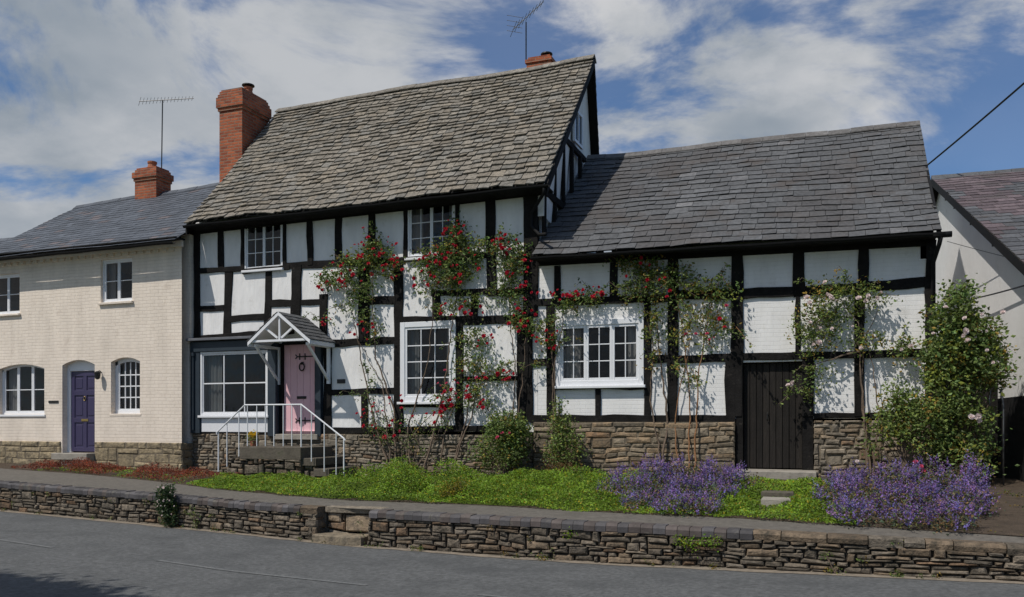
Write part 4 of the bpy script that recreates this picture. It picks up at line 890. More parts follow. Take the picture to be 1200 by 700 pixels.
# pale curved pipe handrail near the dark wall
hp = MB(); pts = [P(1176,560,-.8),P(1176,500,-.8),P(1176,475,-.8),P(1173,458,-.8),P(1166,452,-.8),P(1161,457,-.8),P(1159,470,-.8),P(1161,480,-.8)]
zb_ = bed_z(pts[0].x,-.8); pts[0].z = zb_-.05; hp.tube(pts,.013,8); o = hp.build('hooped_rail', M['metal'], smooth=True); tag(o,'thin pale hooped metal rail against the dark wall at right','rail')

# ================================================================== steps and rails at the pink door
YL = -1.25
Lx0 = P(281,524,YL).x; Lx1 = P(353,524,YL).x; zL = P(317,524,YL).z
fs_ = thing('front_steps', 'stone landing and steps below the pink door', 'steps', ((Lx0+Lx1)/2,-.7,bed_z(Lx0,-1)))
mb = MB(); slab(mb, Lx0, Lx1, YL, -.12, zL-.25, zL, random.Random(1), .012); mb.build('landing', M['stepdark'], fs_)
zs_ = [zL-.22,zL-.43]
for k in range(2): mb = MB(); x = Lx1+.0+.3*k; slab(mb, x-.05, x+.31, YL+.05, -.14, zs_[k]-.15, zs_[k], random.Random(k+4), .01); mb.build('tread', M['stepdark'], fs_)
mb = MB(); x = Lx0; 
mb2 = MB(); fn, L = xface(Lx0-.35, Lx1+.0, YL+.03, bed_z(Lx0,-1.2)-.1, zL-.24); rubble(mb2, fn, L, 71, ch=.075, lw=.24, depth=.15, bulge=.05)
fn, L = xface(Lx1+.0, Lx1+.3, YL+.08, bed_z(Lx0,-1.2)-.1, zs_[0]-.14); rubble(mb2, fn, L, 72, ch=.1, lw=.2, depth=.12)
mb2.build('rubble_base', M['stone'], fs_)
mb = MB(); mb.box(Lx0-.33,Lx1-.02,YL+.08,-.13,.2,zL-.24); mb.box(Lx1-.02,Lx1+.28,YL+.12,-.13,.2,zs_[0]-.13); mb.box(Lx1+.28,Lx1+.56,YL+.12,-.13,.2,zs_[1]-.13); mb.build('rubble_core', M['mortar_dark'], fs_)
rl = thing('handrail', 'thin white metal handrail round the steps of the pink door', 'railing', ((Lx0+Lx1)/2,YL,zL))
zr_ = P(320,474.5,YL).z; A_ = P(254,507,YL-.02); B_ = P(287,474.5,YL); C2 = P(353,474.5,YL); D_ = P(403,514,YL); B_.z = C2.z = zr_
mb = MB(); mb.tube([A_+Vector((0,0,-.04)),A_,B_,C2,D_,D_+Vector((.03,0,-.04))],.016,8); mb.build('rail', M['white'], rl)
for xx,yb2 in ((256,553),(266,547),(280,535),(290,523),(301,523),(311,523),(321,523),(332,523),(342,523),(353,524),(365,541),(380,553),(394,566),(403,570)):
    q = P(xx,yb2,YL); 
    if xx < 287: t = (q.x-A_.x)/(B_.x-A_.x); zt3 = A_.z+(B_.z-A_.z)*t
    elif xx > 353: t = (q.x-C2.x)/(D_.x-C2.x); zt3 = C2.z+(D_.z-C2.z)*min(1,t)
    else: zt3 = zr_
    mb = MB(); mb.tube([(q.x,YL,max(q.z,bed_z(q.x,YL)-.03)),(q.x,YL,zt3)],.011 if xx not in (256,353,403) else .015,8); mb.build('baluster', M['white'], rl)

# ================================================================== aerials and cables
def yagi(name, label, base, top, boom0, boom1, n, el, eldir):
    t = thing(name, label, 'aerial', base); mb = MB(); mb.tube([base,top],.016,6); mb.build('mast', M['iron'], t)
    mb = MB(); mb.tube([boom0,boom1],.011,6); mb.build('boom', M['metal'], t); mb = MB()
    for i in range(n):
        p = Vector(boom0).lerp(Vector(boom1),(i+.2)/(n-.4)); l = el*(1.25 if i == 0 else 1-.35*i/n); mb.tube([p-Vector(eldir)*l,p+Vector(eldir)*l],.006,5)
    mb.build('elements', M['metal'], t)
b = P(189,222,2.95); tp = P(190.5,117,2.95); yagi('television_aerial','long toothed aerial on a mast at the left brick chimney',b,tp,P(163,119,2.6),P(227,115.5,3.2),16,.10,(.25,.1,.95))
b = P(616.5,75,3.9); tp = P(616.5,26,3.9); b0_ = P(594,30,3.6); yagi('television_aerial','slanting aerial on a mast above the stone slate ridge',b,tp,P(601,35,3.7),P(637,2,4.2),9,.28,(.55,-.8,0.12))
mb = MB(); 
for k in range(4): a = P(594,18+k*6,3.75); bb = P(612,21+k*6,3.75); mb.tube([a,bb],.006,5)
ar = [o for o in C.objects if o.name.startswith('television_aerial')][-1]; mb.build('reflector', M['metal'], ar)
def cable(a, b, sag, r, label, n=24):
    mb = MB(); a = Vector(a); b = Vector(b); mb.tube([a.lerp(b,i/n)-Vector((0,0,sag*4*(i/n)*(1-i/n))) for i in range(n+1)],r,5); o = mb.build('cable', M['plastic_black']); tag(o,label,'cable'); return o
pole = Vector((14.5,1.0,0)); 
a = Wd(1093,187,21.0); b = Wd(1200,92,17); d = (b-a); ptop = a+d*2.6
cable(a-d*.25, ptop, .10, .022, 'thick black overhead cable rising into the sky from behind the low roof')
tpn = thing('telegraph_pole', 'brown wooden telegraph pole carrying the overhead cable', 'pole', (ptop.x,ptop.y,0)); mb = MB(); mb.tube([(ptop.x,ptop.y,-.3),(ptop.x,ptop.y,ptop.z+.3)],[.15,.11],10); mb.build('pole_shaft', M['bark'], tpn)
hA = A.lerp(Fr,.55)-right_*.03; 
p1 = Wd(1138,351,16.5); p2 = Wd(1200,332,13.2); cable(p1, p2+(p2-p1)*1.2, .04, .014, 'black cable slanting across the white gable above the rose bush')
p1 = Wd(1110,283,17.5); p2 = Wd(1200,305,13.5); cable(p1, p2+(p2-p1)*.8, .02, .006, 'thin dark wire running down across the white gable')

# ================================================================== plants
class Leaves:
    def __init__(s): s.v = []; s.f = []; s.c = []
def leaf(mb, p, sz, r, col, up=.5, asp=.6):
    d = Vector((r.gauss(0,1),r.gauss(0,1),r.gauss(0,.7))).normalized(); n = Vector((r.gauss(0,.7),r.gauss(-.35,.7),r.gauss(up,.6))); s = d.cross(n)
    if s.length < 1e-3: return
    s = s.normalized()*sz*asp*.5; d = d*sz; nn = s.cross(d).normalized()*sz*.14
    b = len(mb.v); mb.v += [tuple(p-d*.5),tuple(p+s-nn),tuple(p+d*.5),tuple(p-s-nn)]; mb.f += [(b,b+1,b+2),(b,b+2,b+3)]; mb.c += [col]*4
def lcol(r, lo=.55, hi=1.5, warm=.15):
    k = r.uniform(lo,hi); h = r.random()
    if h < warm*.5: return (k*1.9,k*.95,k*.7)
    if h < warm: return (k*1.45,k*1.2,k*.7)
    if h < warm+.2: return (k*.8,k*.95,k*1.0)
    return (k,k,k)
def clumps(mb, c, rad, ncl, per, sz, r, col=lcol, spread=.09, up=.5, shell=False, asp=.6):
    for _ in range(ncl):
        while True:
            q = Vector((r.uniform(-1,1),r.uniform(-1,1),r.uniform(-1,1)))
            if q.length < 1 and (not shell or q.length > .45): break
        p = c+Vector((q.x*rad[0],q.y*rad[1],q.z*rad[2])); cc = col(r)
        for _ in range(per):
            o = Vector((r.gauss(0,spread),r.gauss(0,spread*.7),r.gauss(0,spread))); k = r.uniform(.75,1.25)
            leaf(mb, p+o, sz*r.uniform(.6,1.25), r, tuple(x*k for x in cc), up, asp)
def bloom_mesh(name, mat, sz, petals=9):
    mb = MB(); mb.open = True; r = random.Random(5)
    for ring,(rr1,zz,n) in enumerate(((.3,.35,4),(.62,.12,5),(.9,-.15,6))):
        for k in range(n):
            a = 2*math.pi*(k/n)+ring*.5; ca,sa = math.cos(a),math.sin(a); ta = Vector((-sa,ca,0))
            p0 = Vector((0,0,-.3)); p1 = Vector((ca*rr1*.7,sa*rr1*.7,zz-.1)); p2 = Vector((ca*rr1,sa*rr1,zz+.12)); w_ = .42
            kk = r.uniform(.75,1.2); mb.add([p0*sz,(p1+ta*w_)*sz,(p2+ta*w_*.4)*sz,(p2-ta*w_*.4)*sz,(p1-ta*w_)*sz],[(0,1,2,3,4)],(kk,kk,kk))
    me_o = mb.build(name, M[mat]); me = me_o.data; bpy.data.objects.remove(me_o); return me
BL = {k: bloom_mesh(n,m,s) for k,n,m,s in (('red','rose_bloom','red',.042),('pink','pink_bloom','pinkpetal',.036),('white','white_bloom','whitepetal',.045))}
def blooms(parent, pts, kind, r, name='bloom', big=1.0):
    pw_ = wloc(parent)
    for p in pts:
        o = bpy.data.objects.new(name, BL[kind]); C.objects.link(o); o.parent = parent; o.location = Vector(p)-pw_
        s = r.choice((.55,.75,.9,1.05,1.3))*r.uniform(.9,1.1)*big; o.scale = (s,s,s*r.uniform(.8,1.1)); o.rotation_euler = (R(r.uniform(20,100)),R(r.uniform(-35,35)),r.uniform(-.8,.8))
def stem(mb, pts, r0, r1, r, jit=.02, col=(1,1,1)):
    out = []; pts = [Vector(p) for p in pts]
    for i in range(len(pts)-1):
        n = max(2,int((pts[i+1]-pts[i]).length/.14))
        for k in range(n): out.append(pts[i].lerp(pts[i+1],k/n)+Vector((r.uniform(-jit,jit),r.uniform(-jit,jit)*.6,r.uniform(-jit,jit))))
    out.append(pts[-1]); m = len(out); mb.tube(out,[r0+(r1-r0)*i/(m-1) for i in range(m)],5,col)
def climber(name, label, cat, stems, blobs, flowers, seed, leafm='leaf', kind='red', sz=.066, group=None, yoff=-.16, dens=1.0, r0=.025, extra=None, col=lcol, per=9, spread=.075, buds=1.3, stemcol=(1,1,1)):
    """stems/blobs/flowers are given in facade pixels; everything is placed a hand's breadth off the wall"""
    r = random.Random(seed); bx,by_ = stems[0][0]; base = P(bx,by_,yoff*1.5); base.z = bed_z(base.x, base.y)
    t = thing(name, label, cat, base, group); mb = MB()
    for s in stems:
        pts = []
        for i,(x,y) in enumerate(s):
            Yq = yoff*.8+r.uniform(-.04,.04); q = P(x,y,Yq)
            if i == 0 and y > 500: q = Vector((q.x,-.32,max(bed_z(q.x,-.32)-.03, .2)))
            pts.append(q)
        stem(mb, pts, r0*r.uniform(.7,1.1), .005, r, col=stemcol)
    lv = MB(); lv.open = True
    for (x,y,rx,ry,d) in blobs:
        c = P(x,y,yoff); k = (-S_*c.x+C_*DC)/F; ar = rx*ry*k*k*3.14
        n = max(4,int(ar*170*d*dens)); rad = (rx*k,.15,ry*k)
        clumps(lv, c, rad, n, per, sz, r, col, spread)
        for _ in range(max(1,int(ar*7*d))):
            a = c+Vector((r.uniform(-.6,.6)*rad[0],-.02,r.uniform(-.5,.6)*rad[2])); dd = Vector((r.uniform(-1,1),r.uniform(-.3,0),r.uniform(-.4,1))).normalized()*r.uniform(.25,.5)
            b = a+dd; e = b+Vector((dd.x*.4,-.03,-abs(dd.x)*.35)); stem(mb,[a,b,e],.006,.003,r,.01,stemcol)
            for q in range(9): clumps(lv,a.lerp(b,.3+q*.07) if q < 7 else b.lerp(e,.5*(q-6)),(.03,.03,.03),1,4,sz,r,col,.03)
        for _ in range(max(1,int(ar*9*d))):
            a = c+Vector((r.uniform(-.5,.5)*rad[0],.05,r.uniform(-.7,.3)*rad[2])); b = c+Vector((r.uniform(-1.1,1.1)*rad[0],r.uniform(-.12,.05),r.uniform(-.6,1.2)*rad[2])); stem(mb,[a,a.lerp(b,.5)+Vector((0,-.04,.04)),b],.006,.003,r,.012,stemcol)
    lv.build('foliage', M[leafm], t); mb.build('stem', M['bark'], t)
    fl = []
    for (x,y,rx,ry,n) in flowers:
        for _ in range(int(n*buds)):
            while True:
                a,b = r.uniform(-1,1),r.uniform(-1,1)
                if a*a+b*b < 1: break
            fl.append(P(x+a*rx,y+b*ry,yoff-.10-r.uniform(0,.14)))
    blooms(t, fl, kind, r)
    if extra:
        fl = []
        for (x,y,rx,ry,n) in extra[1]:
            for _ in range(n): fl.append(P(x+r.uniform(-rx,rx),y+r.uniform(-ry,ry),yoff-.08-r.uniform(0,.12)))
        blooms(t, fl, extra[0], r, 'faded_bloom')
    return t
G1_ = 'climbing red roses on the timber front'
climber('climbing_rose','red climbing rose reaching the upper beams between the left casement and the tall post','rose',
 [[(466,548),(440,500),(425,430),(415,380),(405,330)],[(470,548),(462,480),(440,420),(436,340),(440,280)],[(466,548),(448,450),(420,400)]],
 [(385,328,20,12,.7),(410,312,26,15,1),(440,300,26,18,1),(455,315,18,16,.8),(425,338,22,14,.8),(382,330,14,10,.5),(437,278,10,12,.3),(412,352,18,12,.5),(382,378,8,8,.35),(430,375,14,14,.5),(440,395,16,8,.4),(433,440,8,14,.25)],
 [(385,328,22,14,12),(410,318,28,20,14),(442,292,28,20,20),(460,315,12,16,8),(425,385,20,14,7),(382,378,9,6,4),(425,262,4,6,1)],101,group=G1_)
climber('climbing_rose','red climbing rose crossing the eaves casement right of the tall post','rose',
 [[(486,548),(478,500),(500,430),(510,350),(515,310)],[(500,548),(520,460),(530,380),(540,320),(535,270)]],
 [(535,272,14,16,1),(530,290,26,16,1.2),(508,310,26,20,1.1),(540,312,24,22,1.2),(525,330,24,16,1),(560,295,14,16,.8),(500,335,14,10,.5),(545,355,34,9,.8),(520,365,14,7,.5)],
 [(532,270,14,18,13),(500,300,22,14,12),(540,310,30,24,20),(500,330,16,14,9),(540,362,34,9,10)],102,group=G1_)
climber('climbing_rose','red climbing rose up the corner post of the tall cottage','rose',
 [[(598,548),(600,500),(604,440),(598,380),(596,320)],[(598,548),(612,450),(618,360)]],
 [(592,290,18,16,1.1),(600,312,22,18,1),(590,340,14,18,.7),(604,350,18,22,.7),(612,380,16,16,.7),(630,385,14,12,.5),(640,400,10,14,.4),(612,295,12,12,.6)],
 [(592,285,18,14,14),(608,318,18,22,14),(612,382,20,22,12),(640,400,16,14,6)],103,group=G1_,extra=('pink',[(610,345,8,14,5)]))
climber('rambling_rose','lower red rambling rose between the tall twelve pane window and the corner post','rose',
 [[(530,548),(545,500),(552,450),(565,410)],[(520,548),(520,510),(535,470),(580,440)],[(530,548),(555,480),(560,430)]],
 [(560,400,20,16,.7),(552,430,26,18,.7),(580,440,22,14,.55),(545,462,24,16,.7),(520,470,14,14,.5),(560,470,16,12,.4),(590,432,14,10,.4),(545,395,16,10,.5),(575,478,12,10,.25)],
 [(592,440,14,6,10),(535,458,20,16,12),(520,475,12,12,8),(572,405,14,14,5),(560,440,22,10,6),(565,475,14,8,4)],104,group=G1_,sz=.06,extra=('pink',[(540,450,20,20,7),(516,455,8,14,5)]))
climber('rambling_rose','low rambling rose with red and pink blooms right of the door steps','rose',
 [[(478,548),(470,520),(455,495),(440,480)],[(478,548),(480,515),(500,490),(520,478)],[(478,548),(462,528),(428,500)],[(482,548),(490,520),(476,490)],[(474,548),(452,530),(438,512)],[(484,550),(508,520),(522,492)]],
 [(440,492,20,14,.5),(428,468,12,10,.4),(448,512,16,12,.4),(470,495,18,12,.35),(495,500,22,14,.3),(520,488,14,12,.3),(480,522,26,14,.3)],
 [(430,485,14,16,7),(450,500,20,14,7),(500,490,24,10,6),(470,470,18,8,5)],105,group=G1_,sz=.05,r0=.014,extra=('pink',[(450,495,20,14,5)]))
climber('climbing_rose','bright red rose arching over the wide window from its left jamb','rose',
 [[(652,550),(652,500),(650,450),(645,400),(652,360)],[(652,550),(648,440),(660,370),(690,352)]],
 [(660,355,18,9,.8),(685,350,24,8,.8),(650,372,10,14,.5),(648,405,9,18,.35),(640,425,8,10,.25),(700,352,12,7,.5)],
 [(652,345,10,8,6),(672,345,16,7,10),(695,342,14,7,9),(648,395,10,14,5),(628,340,8,6,2)],106,group=G1_)
climber('climbing_rose','leafy climbing rose under the eaves above the wide window, with few blooms','rose',
 [[(775,560),(772,520),(762,470),(765,400),(750,350)],[(775,560),(783,500),(775,430),(768,360),(745,330)]],
 [(742,312,20,14,1.1),(765,318,20,16,1.1),(748,335,24,16,1.1),(770,345,16,14,.8),(770,372,14,14,.6),(765,395,10,14,.45),(785,325,14,12,.7),(764,420,8,16,.3)],
 [(745,318,22,20,5),(768,340,20,18,4)],107,group=None,leafm='leaf',kind='red',col=lambda r: lcol(r,.5,1.3,.3))
climber('climbing_rose','tall thin climbing rose on bare brown stems left of the plank door','rose',
 [[(808,560),(808,500),(806,440),(800,380),(790,340)],[(816,560),(816,490),(820,430),(830,370),(838,330)],[(800,560),(790,500),(800,440),(812,390)]],
 [(800,325,18,12,.8),(825,335,26,12,.9),(838,350,18,12,.6),(800,352,18,12,.5),(820,372,28,12,.7),(845,385,20,12,.5),(800,395,20,12,.5),(835,405,20,8,.4),(860,345,10,12,.4),(795,430,10,12,.4),(812,440,14,12,.35),(860,382,14,6,.3)],
 [(840,380,20,8,2)],108,r0=.022,col=lambda r: lcol(r,.6,1.5,.35),extra=('pink',[(825,370,30,30,6)]),stemcol=(1.7,1.2,.8))
climber('climbing_rose','pale pink climbing rose spread over the white panels right of the plank door','rose',
 [[(1018,552),(1014,500),(1008,440),(1006,380),(985,350)],[(1020,552),(1010,470),(1012,400),(1030,360)],[(1022,552),(1030,480),(1022,420),(1010,400)],[(1008,410),(975,420),(950,430)]],
 [(965,345,22,14,1),(985,340,26,12,1),(1020,348,28,10,.9),(950,375,22,18,1),(975,370,24,14,.9),(940,395,16,12,.8),(970,395,20,10,.8),(1010,360,18,12,.6),(955,410,20,8,.6),(1012,400,18,12,.6),(1050,403,28,8,.9),(1065,412,18,12,.9),(960,440,18,18,.55),(948,462,16,8,.5),(930,452,8,8,.3),(1000,405,16,8,.5)],
 [(965,345,22,16,7),(955,385,26,20,5),(1020,345,24,8,4),(1000,395,30,14,2),(925,448,6,5,3),(1060,408,24,10,2)],109,leafm='leaf_lime',kind='white',sz=.06,yoff=-.22,extra=None)
def bush(name, label, cat, base, blobs, seed, leafm='leaf', sz=.06, dens=1, col=lcol, stems=6, flowers=(), kind='white', Y=-.7, dy=.3, spread=.08, per=9):
    r = random.Random(seed); b = P(*base, Y); b.z = bed_z(b.x,Y)-.02; t = thing(name,label,cat,b); lv = MB(); lv.open = True; sm = MB()
    for (x,y,rx,ry,d,*yy) in blobs:
        Yq = yy[0] if yy else Y; c = P(x,y,Yq); k = (-S_*c.x+C_*(DC+Yq))/F; rad = (rx*k,dy if rx > 14 else dy*.6,ry*k); n = max(5,int(rad[0]*rad[2]*3.14*(rad[1]/.2+.4)*170*d*dens))
        clumps(lv,c,rad,n,per,sz,r,col,spread)
        for _ in range(stems): stem(sm,[b+Vector((r.uniform(-.08,.08),r.uniform(-.05,.05),0)),b.lerp(c,.5)+Vector((r.uniform(-.1,.1),0,.05)),c+Vector((r.uniform(-.7,.7)*rad[0],r.uniform(-.5,.5)*rad[1],r.uniform(-.5,.7)*rad[2]))],.012,.004,r,.02)
    lv.build('foliage', M[leafm], t); sm.build('stem', M['bark'], t)
    fl = []
    for (x,y,rx,ry,n) in flowers:
        for _ in range(n): fl.append(P(x+r.uniform(-rx,rx),y+r.uniform(-ry,ry),Y-dy-.05*r.random()))
    blooms(t, fl, kind, r); return t
bush('rose_bush','big rose bush with small white blooms filling the corner beside the white gable','bush',(1120,545),
 [(1115,375,24,26,1),(1140,395,26,28,1.1),(1110,415,28,28,1.1),(1150,425,28,26,1.1),(1165,400,14,20,.8),(1125,345,20,14,.8),(1105,440,20,20,.9),(1130,455,30,16,.6),(1170,440,12,14,.8),(1145,490,16,16,.8),(1120,485,22,18,.9),(1110,515,24,16,.8),(1150,520,18,14,.6)],201,leafm='leaf',sz=.08,
 flowers=[(1120,360,20,16,2),(1150,395,26,30,5),(1110,400,20,20,2),(1165,420,12,16,2),(1145,495,8,8,3)],Y=-.75,dy=.38,dens=.95,col=lambda r: lcol(r,.5,1.5,.2))
bush('rose_bush','rounded green rose bush with one side over the stone plinth, left of the corner bush','bush',(1070,548),
 [(1055,470,26,18,1),(1075,485,32,20,1.1),(1045,490,20,18,.8),(1095,475,20,16,.9),(1065,505,28,14,1.2),(1090,525,24,12,1.0),(1100,500,16,14,.7),(1030,500,12,10,.8),(1025,525,14,10,.6),(1050,455,10,10,.5),(1120,530,26,16,1.0),(1150,545,20,14,.7)],202,leafm='leaf_lime',sz=.065,
 flowers=[(1005,540,3,3,1)],Y=-.95,dy=.32,dens=.85)
bush('shrub','leafy rose shrub standing on the plinth below the corner post','bush',(592,556),
 [(592,497,22,12,1.3),(585,510,18,12,1),(606,508,16,14,1.1),(565,530,16,14,.5),(598,530,20,18,.8),(572,548,14,8,.5)],203,leafm='leaf',sz=.06,Y=-.6,dy=.3,dens=1.9,
 flowers=[(590,510,14,12,3)],kind='pink')
bush('shrub','narrow upright shrub on the stone plinth under the wide window','bush',(658,560),
 [(655,478,6,14,.7),(655,500,12,14,1.2),(665,515,14,14,1.2),(652,530,14,14,1.1),(662,545,16,12,1.0),(676,525,8,12,.6)],204,leafm='leaf_lime',sz=.06,Y=-.6,dy=.26,dens=1.8)
bush('shrub','brown dry tuft of old stems at the foot of the narrow shrub','dry plant',(662,562),
 [(650,550,18,10,1.2),(668,553,16,9,1.2)],205,leafm='bark' if False else 'leaf_yellow',sz=.05,Y=-.9,dy=.22,dens=.9,col=lambda r: (r.uniform(.25,.45),r.uniform(.2,.32),r.uniform(.4,.7)),stems=10)
# plant growing from the road wall
def wallplant(name, label, cat, x, ybase, blobs, seed, leafm, sz, inset=-.12, flowers=(), dens=1, per=8, kind='white', fs=.5):
    r = random.Random(seed); X = Wd(x,ybase,1/(.0625+.0000404*x)).x; Y = cv(RB,X)[0]+inset; b = P(x,ybase,Y); t = thing(name,label,cat,b); lv = MB(); lv.open = True; sm = MB()
    for (xx,yy,rx,ry,d) in blobs:
        c = P(xx,yy,Y); k = (-S_*c.x+C_*(DC+Y))/F; rad = (rx*k,.10,ry*k); n = max(4,int(rad[0]*rad[2]*3.14*900*d*dens)); clumps(lv,c,rad,n,per,sz,r,lcol,.035)
        for _ in range(3): stem(sm,[b,b.lerp(c,.5),c],.006,.003,r,.01)
    lv.build('foliage', M[leafm], t); sm.build('stem', M['bark'], t); fl = []
    for (xx,yy,rx,ry,n) in flowers:
        for _ in range(n): fl.append(P(xx+r.uniform(-rx,rx),yy+r.uniform(-ry,ry),Y-.12))
    blooms(t, fl, kind, r, big=fs); return t
wallplant('wall_plant','dark leafy plant with tiny white flowers at the foot of the roadside wall','plant',195,616,[(194,578,13,11,1.1),(195,592,14,12,1.2),(198,606,12,10,1.2)],301,'leaf_dark',.042,flowers=[(194,580,12,14,14),(192,595,12,10,8)],fs=.35)
wallplant('wall_plant','spindly yellow green weed low on the wall, right of the dark plant','weed',229,618,[(228,602,5,8,.5),(230,613,5,5,.6)],302,'leaf_lime',.03,-.05)
wallplant('wall_plant','trailing green weed hanging over the brick coping below the left lavender coloured mound','weed',815,634,[(800,633,12,5,.9),(825,635,18,5,.9),(810,640,8,7,.6),(843,633,6,3,.5)],303,'leaf_bright',.032,-.05)
wallplant('wall_plant','small bright tuft of weed on the coping in front of the green ground cover','weed',668,626,[(668,625,5,4,1)],304,'leaf_bright',.03,-.04)
wallplant('wall_plant','thin grassy weed at the foot of the wall near the right end','weed',978,672,[(980,668,6,4,.5),(968,650,4,4,.4)],305,'leaf_lime',.03,-.04)

r = random.Random(77); lv = MB(); lv.open = True
for _ in range(150):
    X = r.uniform(-16,4); y,z = cv(RB,X)
    if noise.noise(Vector((X*.9,3,0))) < -.05: continue
    q = r.random(); c = Vector((X,y-.05-.04*r.random(),z+.03)) if q < .75 else Vector((X,y-.03,z+r.uniform(.15,.4)))
    clumps(lv,c,(.06,.03,.03),r.randint(1,4),6,.03,r,lambda k: lcol(k,.4,1.1,.4),.02)
for _ in range(260):
    X = r.uniform(P(985,0,-3).x, 5.0); t_ = r.uniform(0,1); y0,z0 = cv(PB,X); Y = y0+(-.3-y0)*t_
    if noise.noise(Vector((X*1.4,Y*1.4,5))) < -.05: continue
    clumps(lv,Vector((X,Y,bed_z(X,Y)+.02)),(.08,.08,.015),r.randint(1,3),5,.035,r,lambda k: lcol(k,.25,.9,.5),.03)
o = lv.build('roadside_weeds', M['leaf']); tag(o,'sparse small weeds along the foot of the roadside wall and on the bare soil at right','weeds',kind='stuff')
# ground cover, sedum, catmint
def strip(name, label, cat, x0, x1, t0, t1, n, sz, leafm, seed, hgt, col=lcol, up=.9, kind='stuff', patch=.0, prof=None):
    r = random.Random(seed); mb = MB(); mb.open = True; Xa_ = P(x0,0,-1.8).x; Xb_ = P(x1,0,-1.8).x
    for _ in range(n):
        X = r.uniform(Xa_,Xb_); t = r.uniform(t0-.004-.03*noise.noise(Vector((X*2.1,0,seed))),t1+.25*noise.noise(Vector((X*1.3,9,seed)))); y0,z0 = cv(PB,X); y1,z1 = fb(X); Y = y0+(y1-y0)*t
        nz = noise.noise(Vector((X*1.6,Y*1.6,seed)))
        if patch and nz < patch-.55: continue
        e = min(1,(t-t0)/.12,(t1-t)/.2) if t1 < 1 else min(1,(t-t0)/.12); e = max(0,e)
        h = hgt*(prof(X) if prof else 1)*(0.35+.65*e)*(.75+1.3*nz); z = bed_z(X,Y)+.01+h*r.uniform(.35,1)
        nb = noise.noise(Vector((X*7,Y*7,seed+3))); k = (1+.55*nb)*(1+.5*noise.noise(Vector((X*2.2,Y*2.2,seed+9))))
        leaf(mb, Vector((X,Y+r.uniform(-.02,.02)-.04*(1-t),z)), sz*r.uniform(.6,1.3), r, tuple(c*k for c in col(r)), up)
    # hummock under the leaves so soil does not show through
    vs = []; nx = 60; ny = 8
    for i in range(nx+1):
        for j in range(ny+1):
            X = Xa_+(Xb_-Xa_)*i/nx; t = t0+(t1-t0)*j/ny; y0,z0 = cv(PB,X); y1,z1 = fb(X); Y = y0+(y1-y0)*t; nz = noise.noise(Vector((X*1.6,Y*1.6,seed)))
            e = max(0,min(1,(t-t0)/.12,(t1-t)/.2)) if t1 < 1 else max(0,min(1,(t-t0)/.12)); e *= 1 if 0 < i < nx else 0
            vs.append((X,Y,bed_z(X,Y)-.02+e*(hgt*(prof(X) if prof else 1)*(.5)*(.75+1.3*nz))))
    if not patch: mb.add(vs,[(i*(ny+1)+j,(i+1)*(ny+1)+j,(i+1)*(ny+1)+j+1,i*(ny+1)+j+1) for i in range(nx) for j in range(ny)],(.45,.45,.4))
    o = mb.build(name, M[leafm]); tag(o,label,cat,kind=kind); return o
Xg1 = P(470,0,-1.8).x; 
pf1 = lambda X: .35+1.0*math.exp(-((X-Xg1)/.75)**2)+(.45 if Xg1+.8 < X < P(770,0,-1.8).x else 0)-(.2 if X > P(990,0,-1.8).x else 0)
strip('ground_cover','bright green low ground cover spreading along the pavement from the door steps to the plank door','ground cover',268,1000,.0,.80,78000,.038,'leaf_bright',401,.36,prof=pf1,col=lambda r: lcol(r,.6,1.4,.12))
strip('sedum','rusty red sedum along the foot of the cream house','sedum',20,262,.02,.62,15000,.034,'sedum',403,.22,patch=.42,col=lambda r: lcol(r,.5,1.5,.2))
strip('ground_cover','green ground cover among the rusty red plants by the cream house','ground cover',50,265,.0,.8,5000,.03,'leaf_bright',404,.06,patch=.52)
bush('yellow_plant','yellowish flowering clump in the ground cover below the twelve pane window','plant',(530,585),[(530,577,18,12,1.6),(540,570,12,10,1)],405,leafm='leaf_yellow',sz=.035,Y=-3.4,dy=.2,dens=2.2,spread=.05,col=lambda r: (lambda k,h: (k*.8,k*.9,k*.5) if h < .5 else (k*.35,k*.6,k*.4))(r.uniform(.5,1.2),r.random()))
pot = P(297,516,-.75); pt = thing('potted_plant','small pot of yellow flowers on the landing beside the bay window','potted plant',(pot.x,-.75,zL))
mb = MB(); mb.tube([(pot.x,-.75,zL),(pot.x,-.75,zL+.11)],[.06,.08],12); mb.build('pot', M['terracotta'], pt); lv = MB(); lv.open = True; clumps(lv,Vector((pot.x,-.75,zL+.18)),(.13,.1,.1),26,8,.04,random.Random(4),lcol,.04); lv.build('foliage', M['leaf_lime'], pt)
lv = MB(); lv.open = True; clumps(lv,Vector((pot.x,-.78,zL+.25)),(.10,.07,.06),26,7,.045,random.Random(6),lambda r: (1.6,1.5,.4),.03); lv.build('flowers', M['leaf_yellow'], pt)
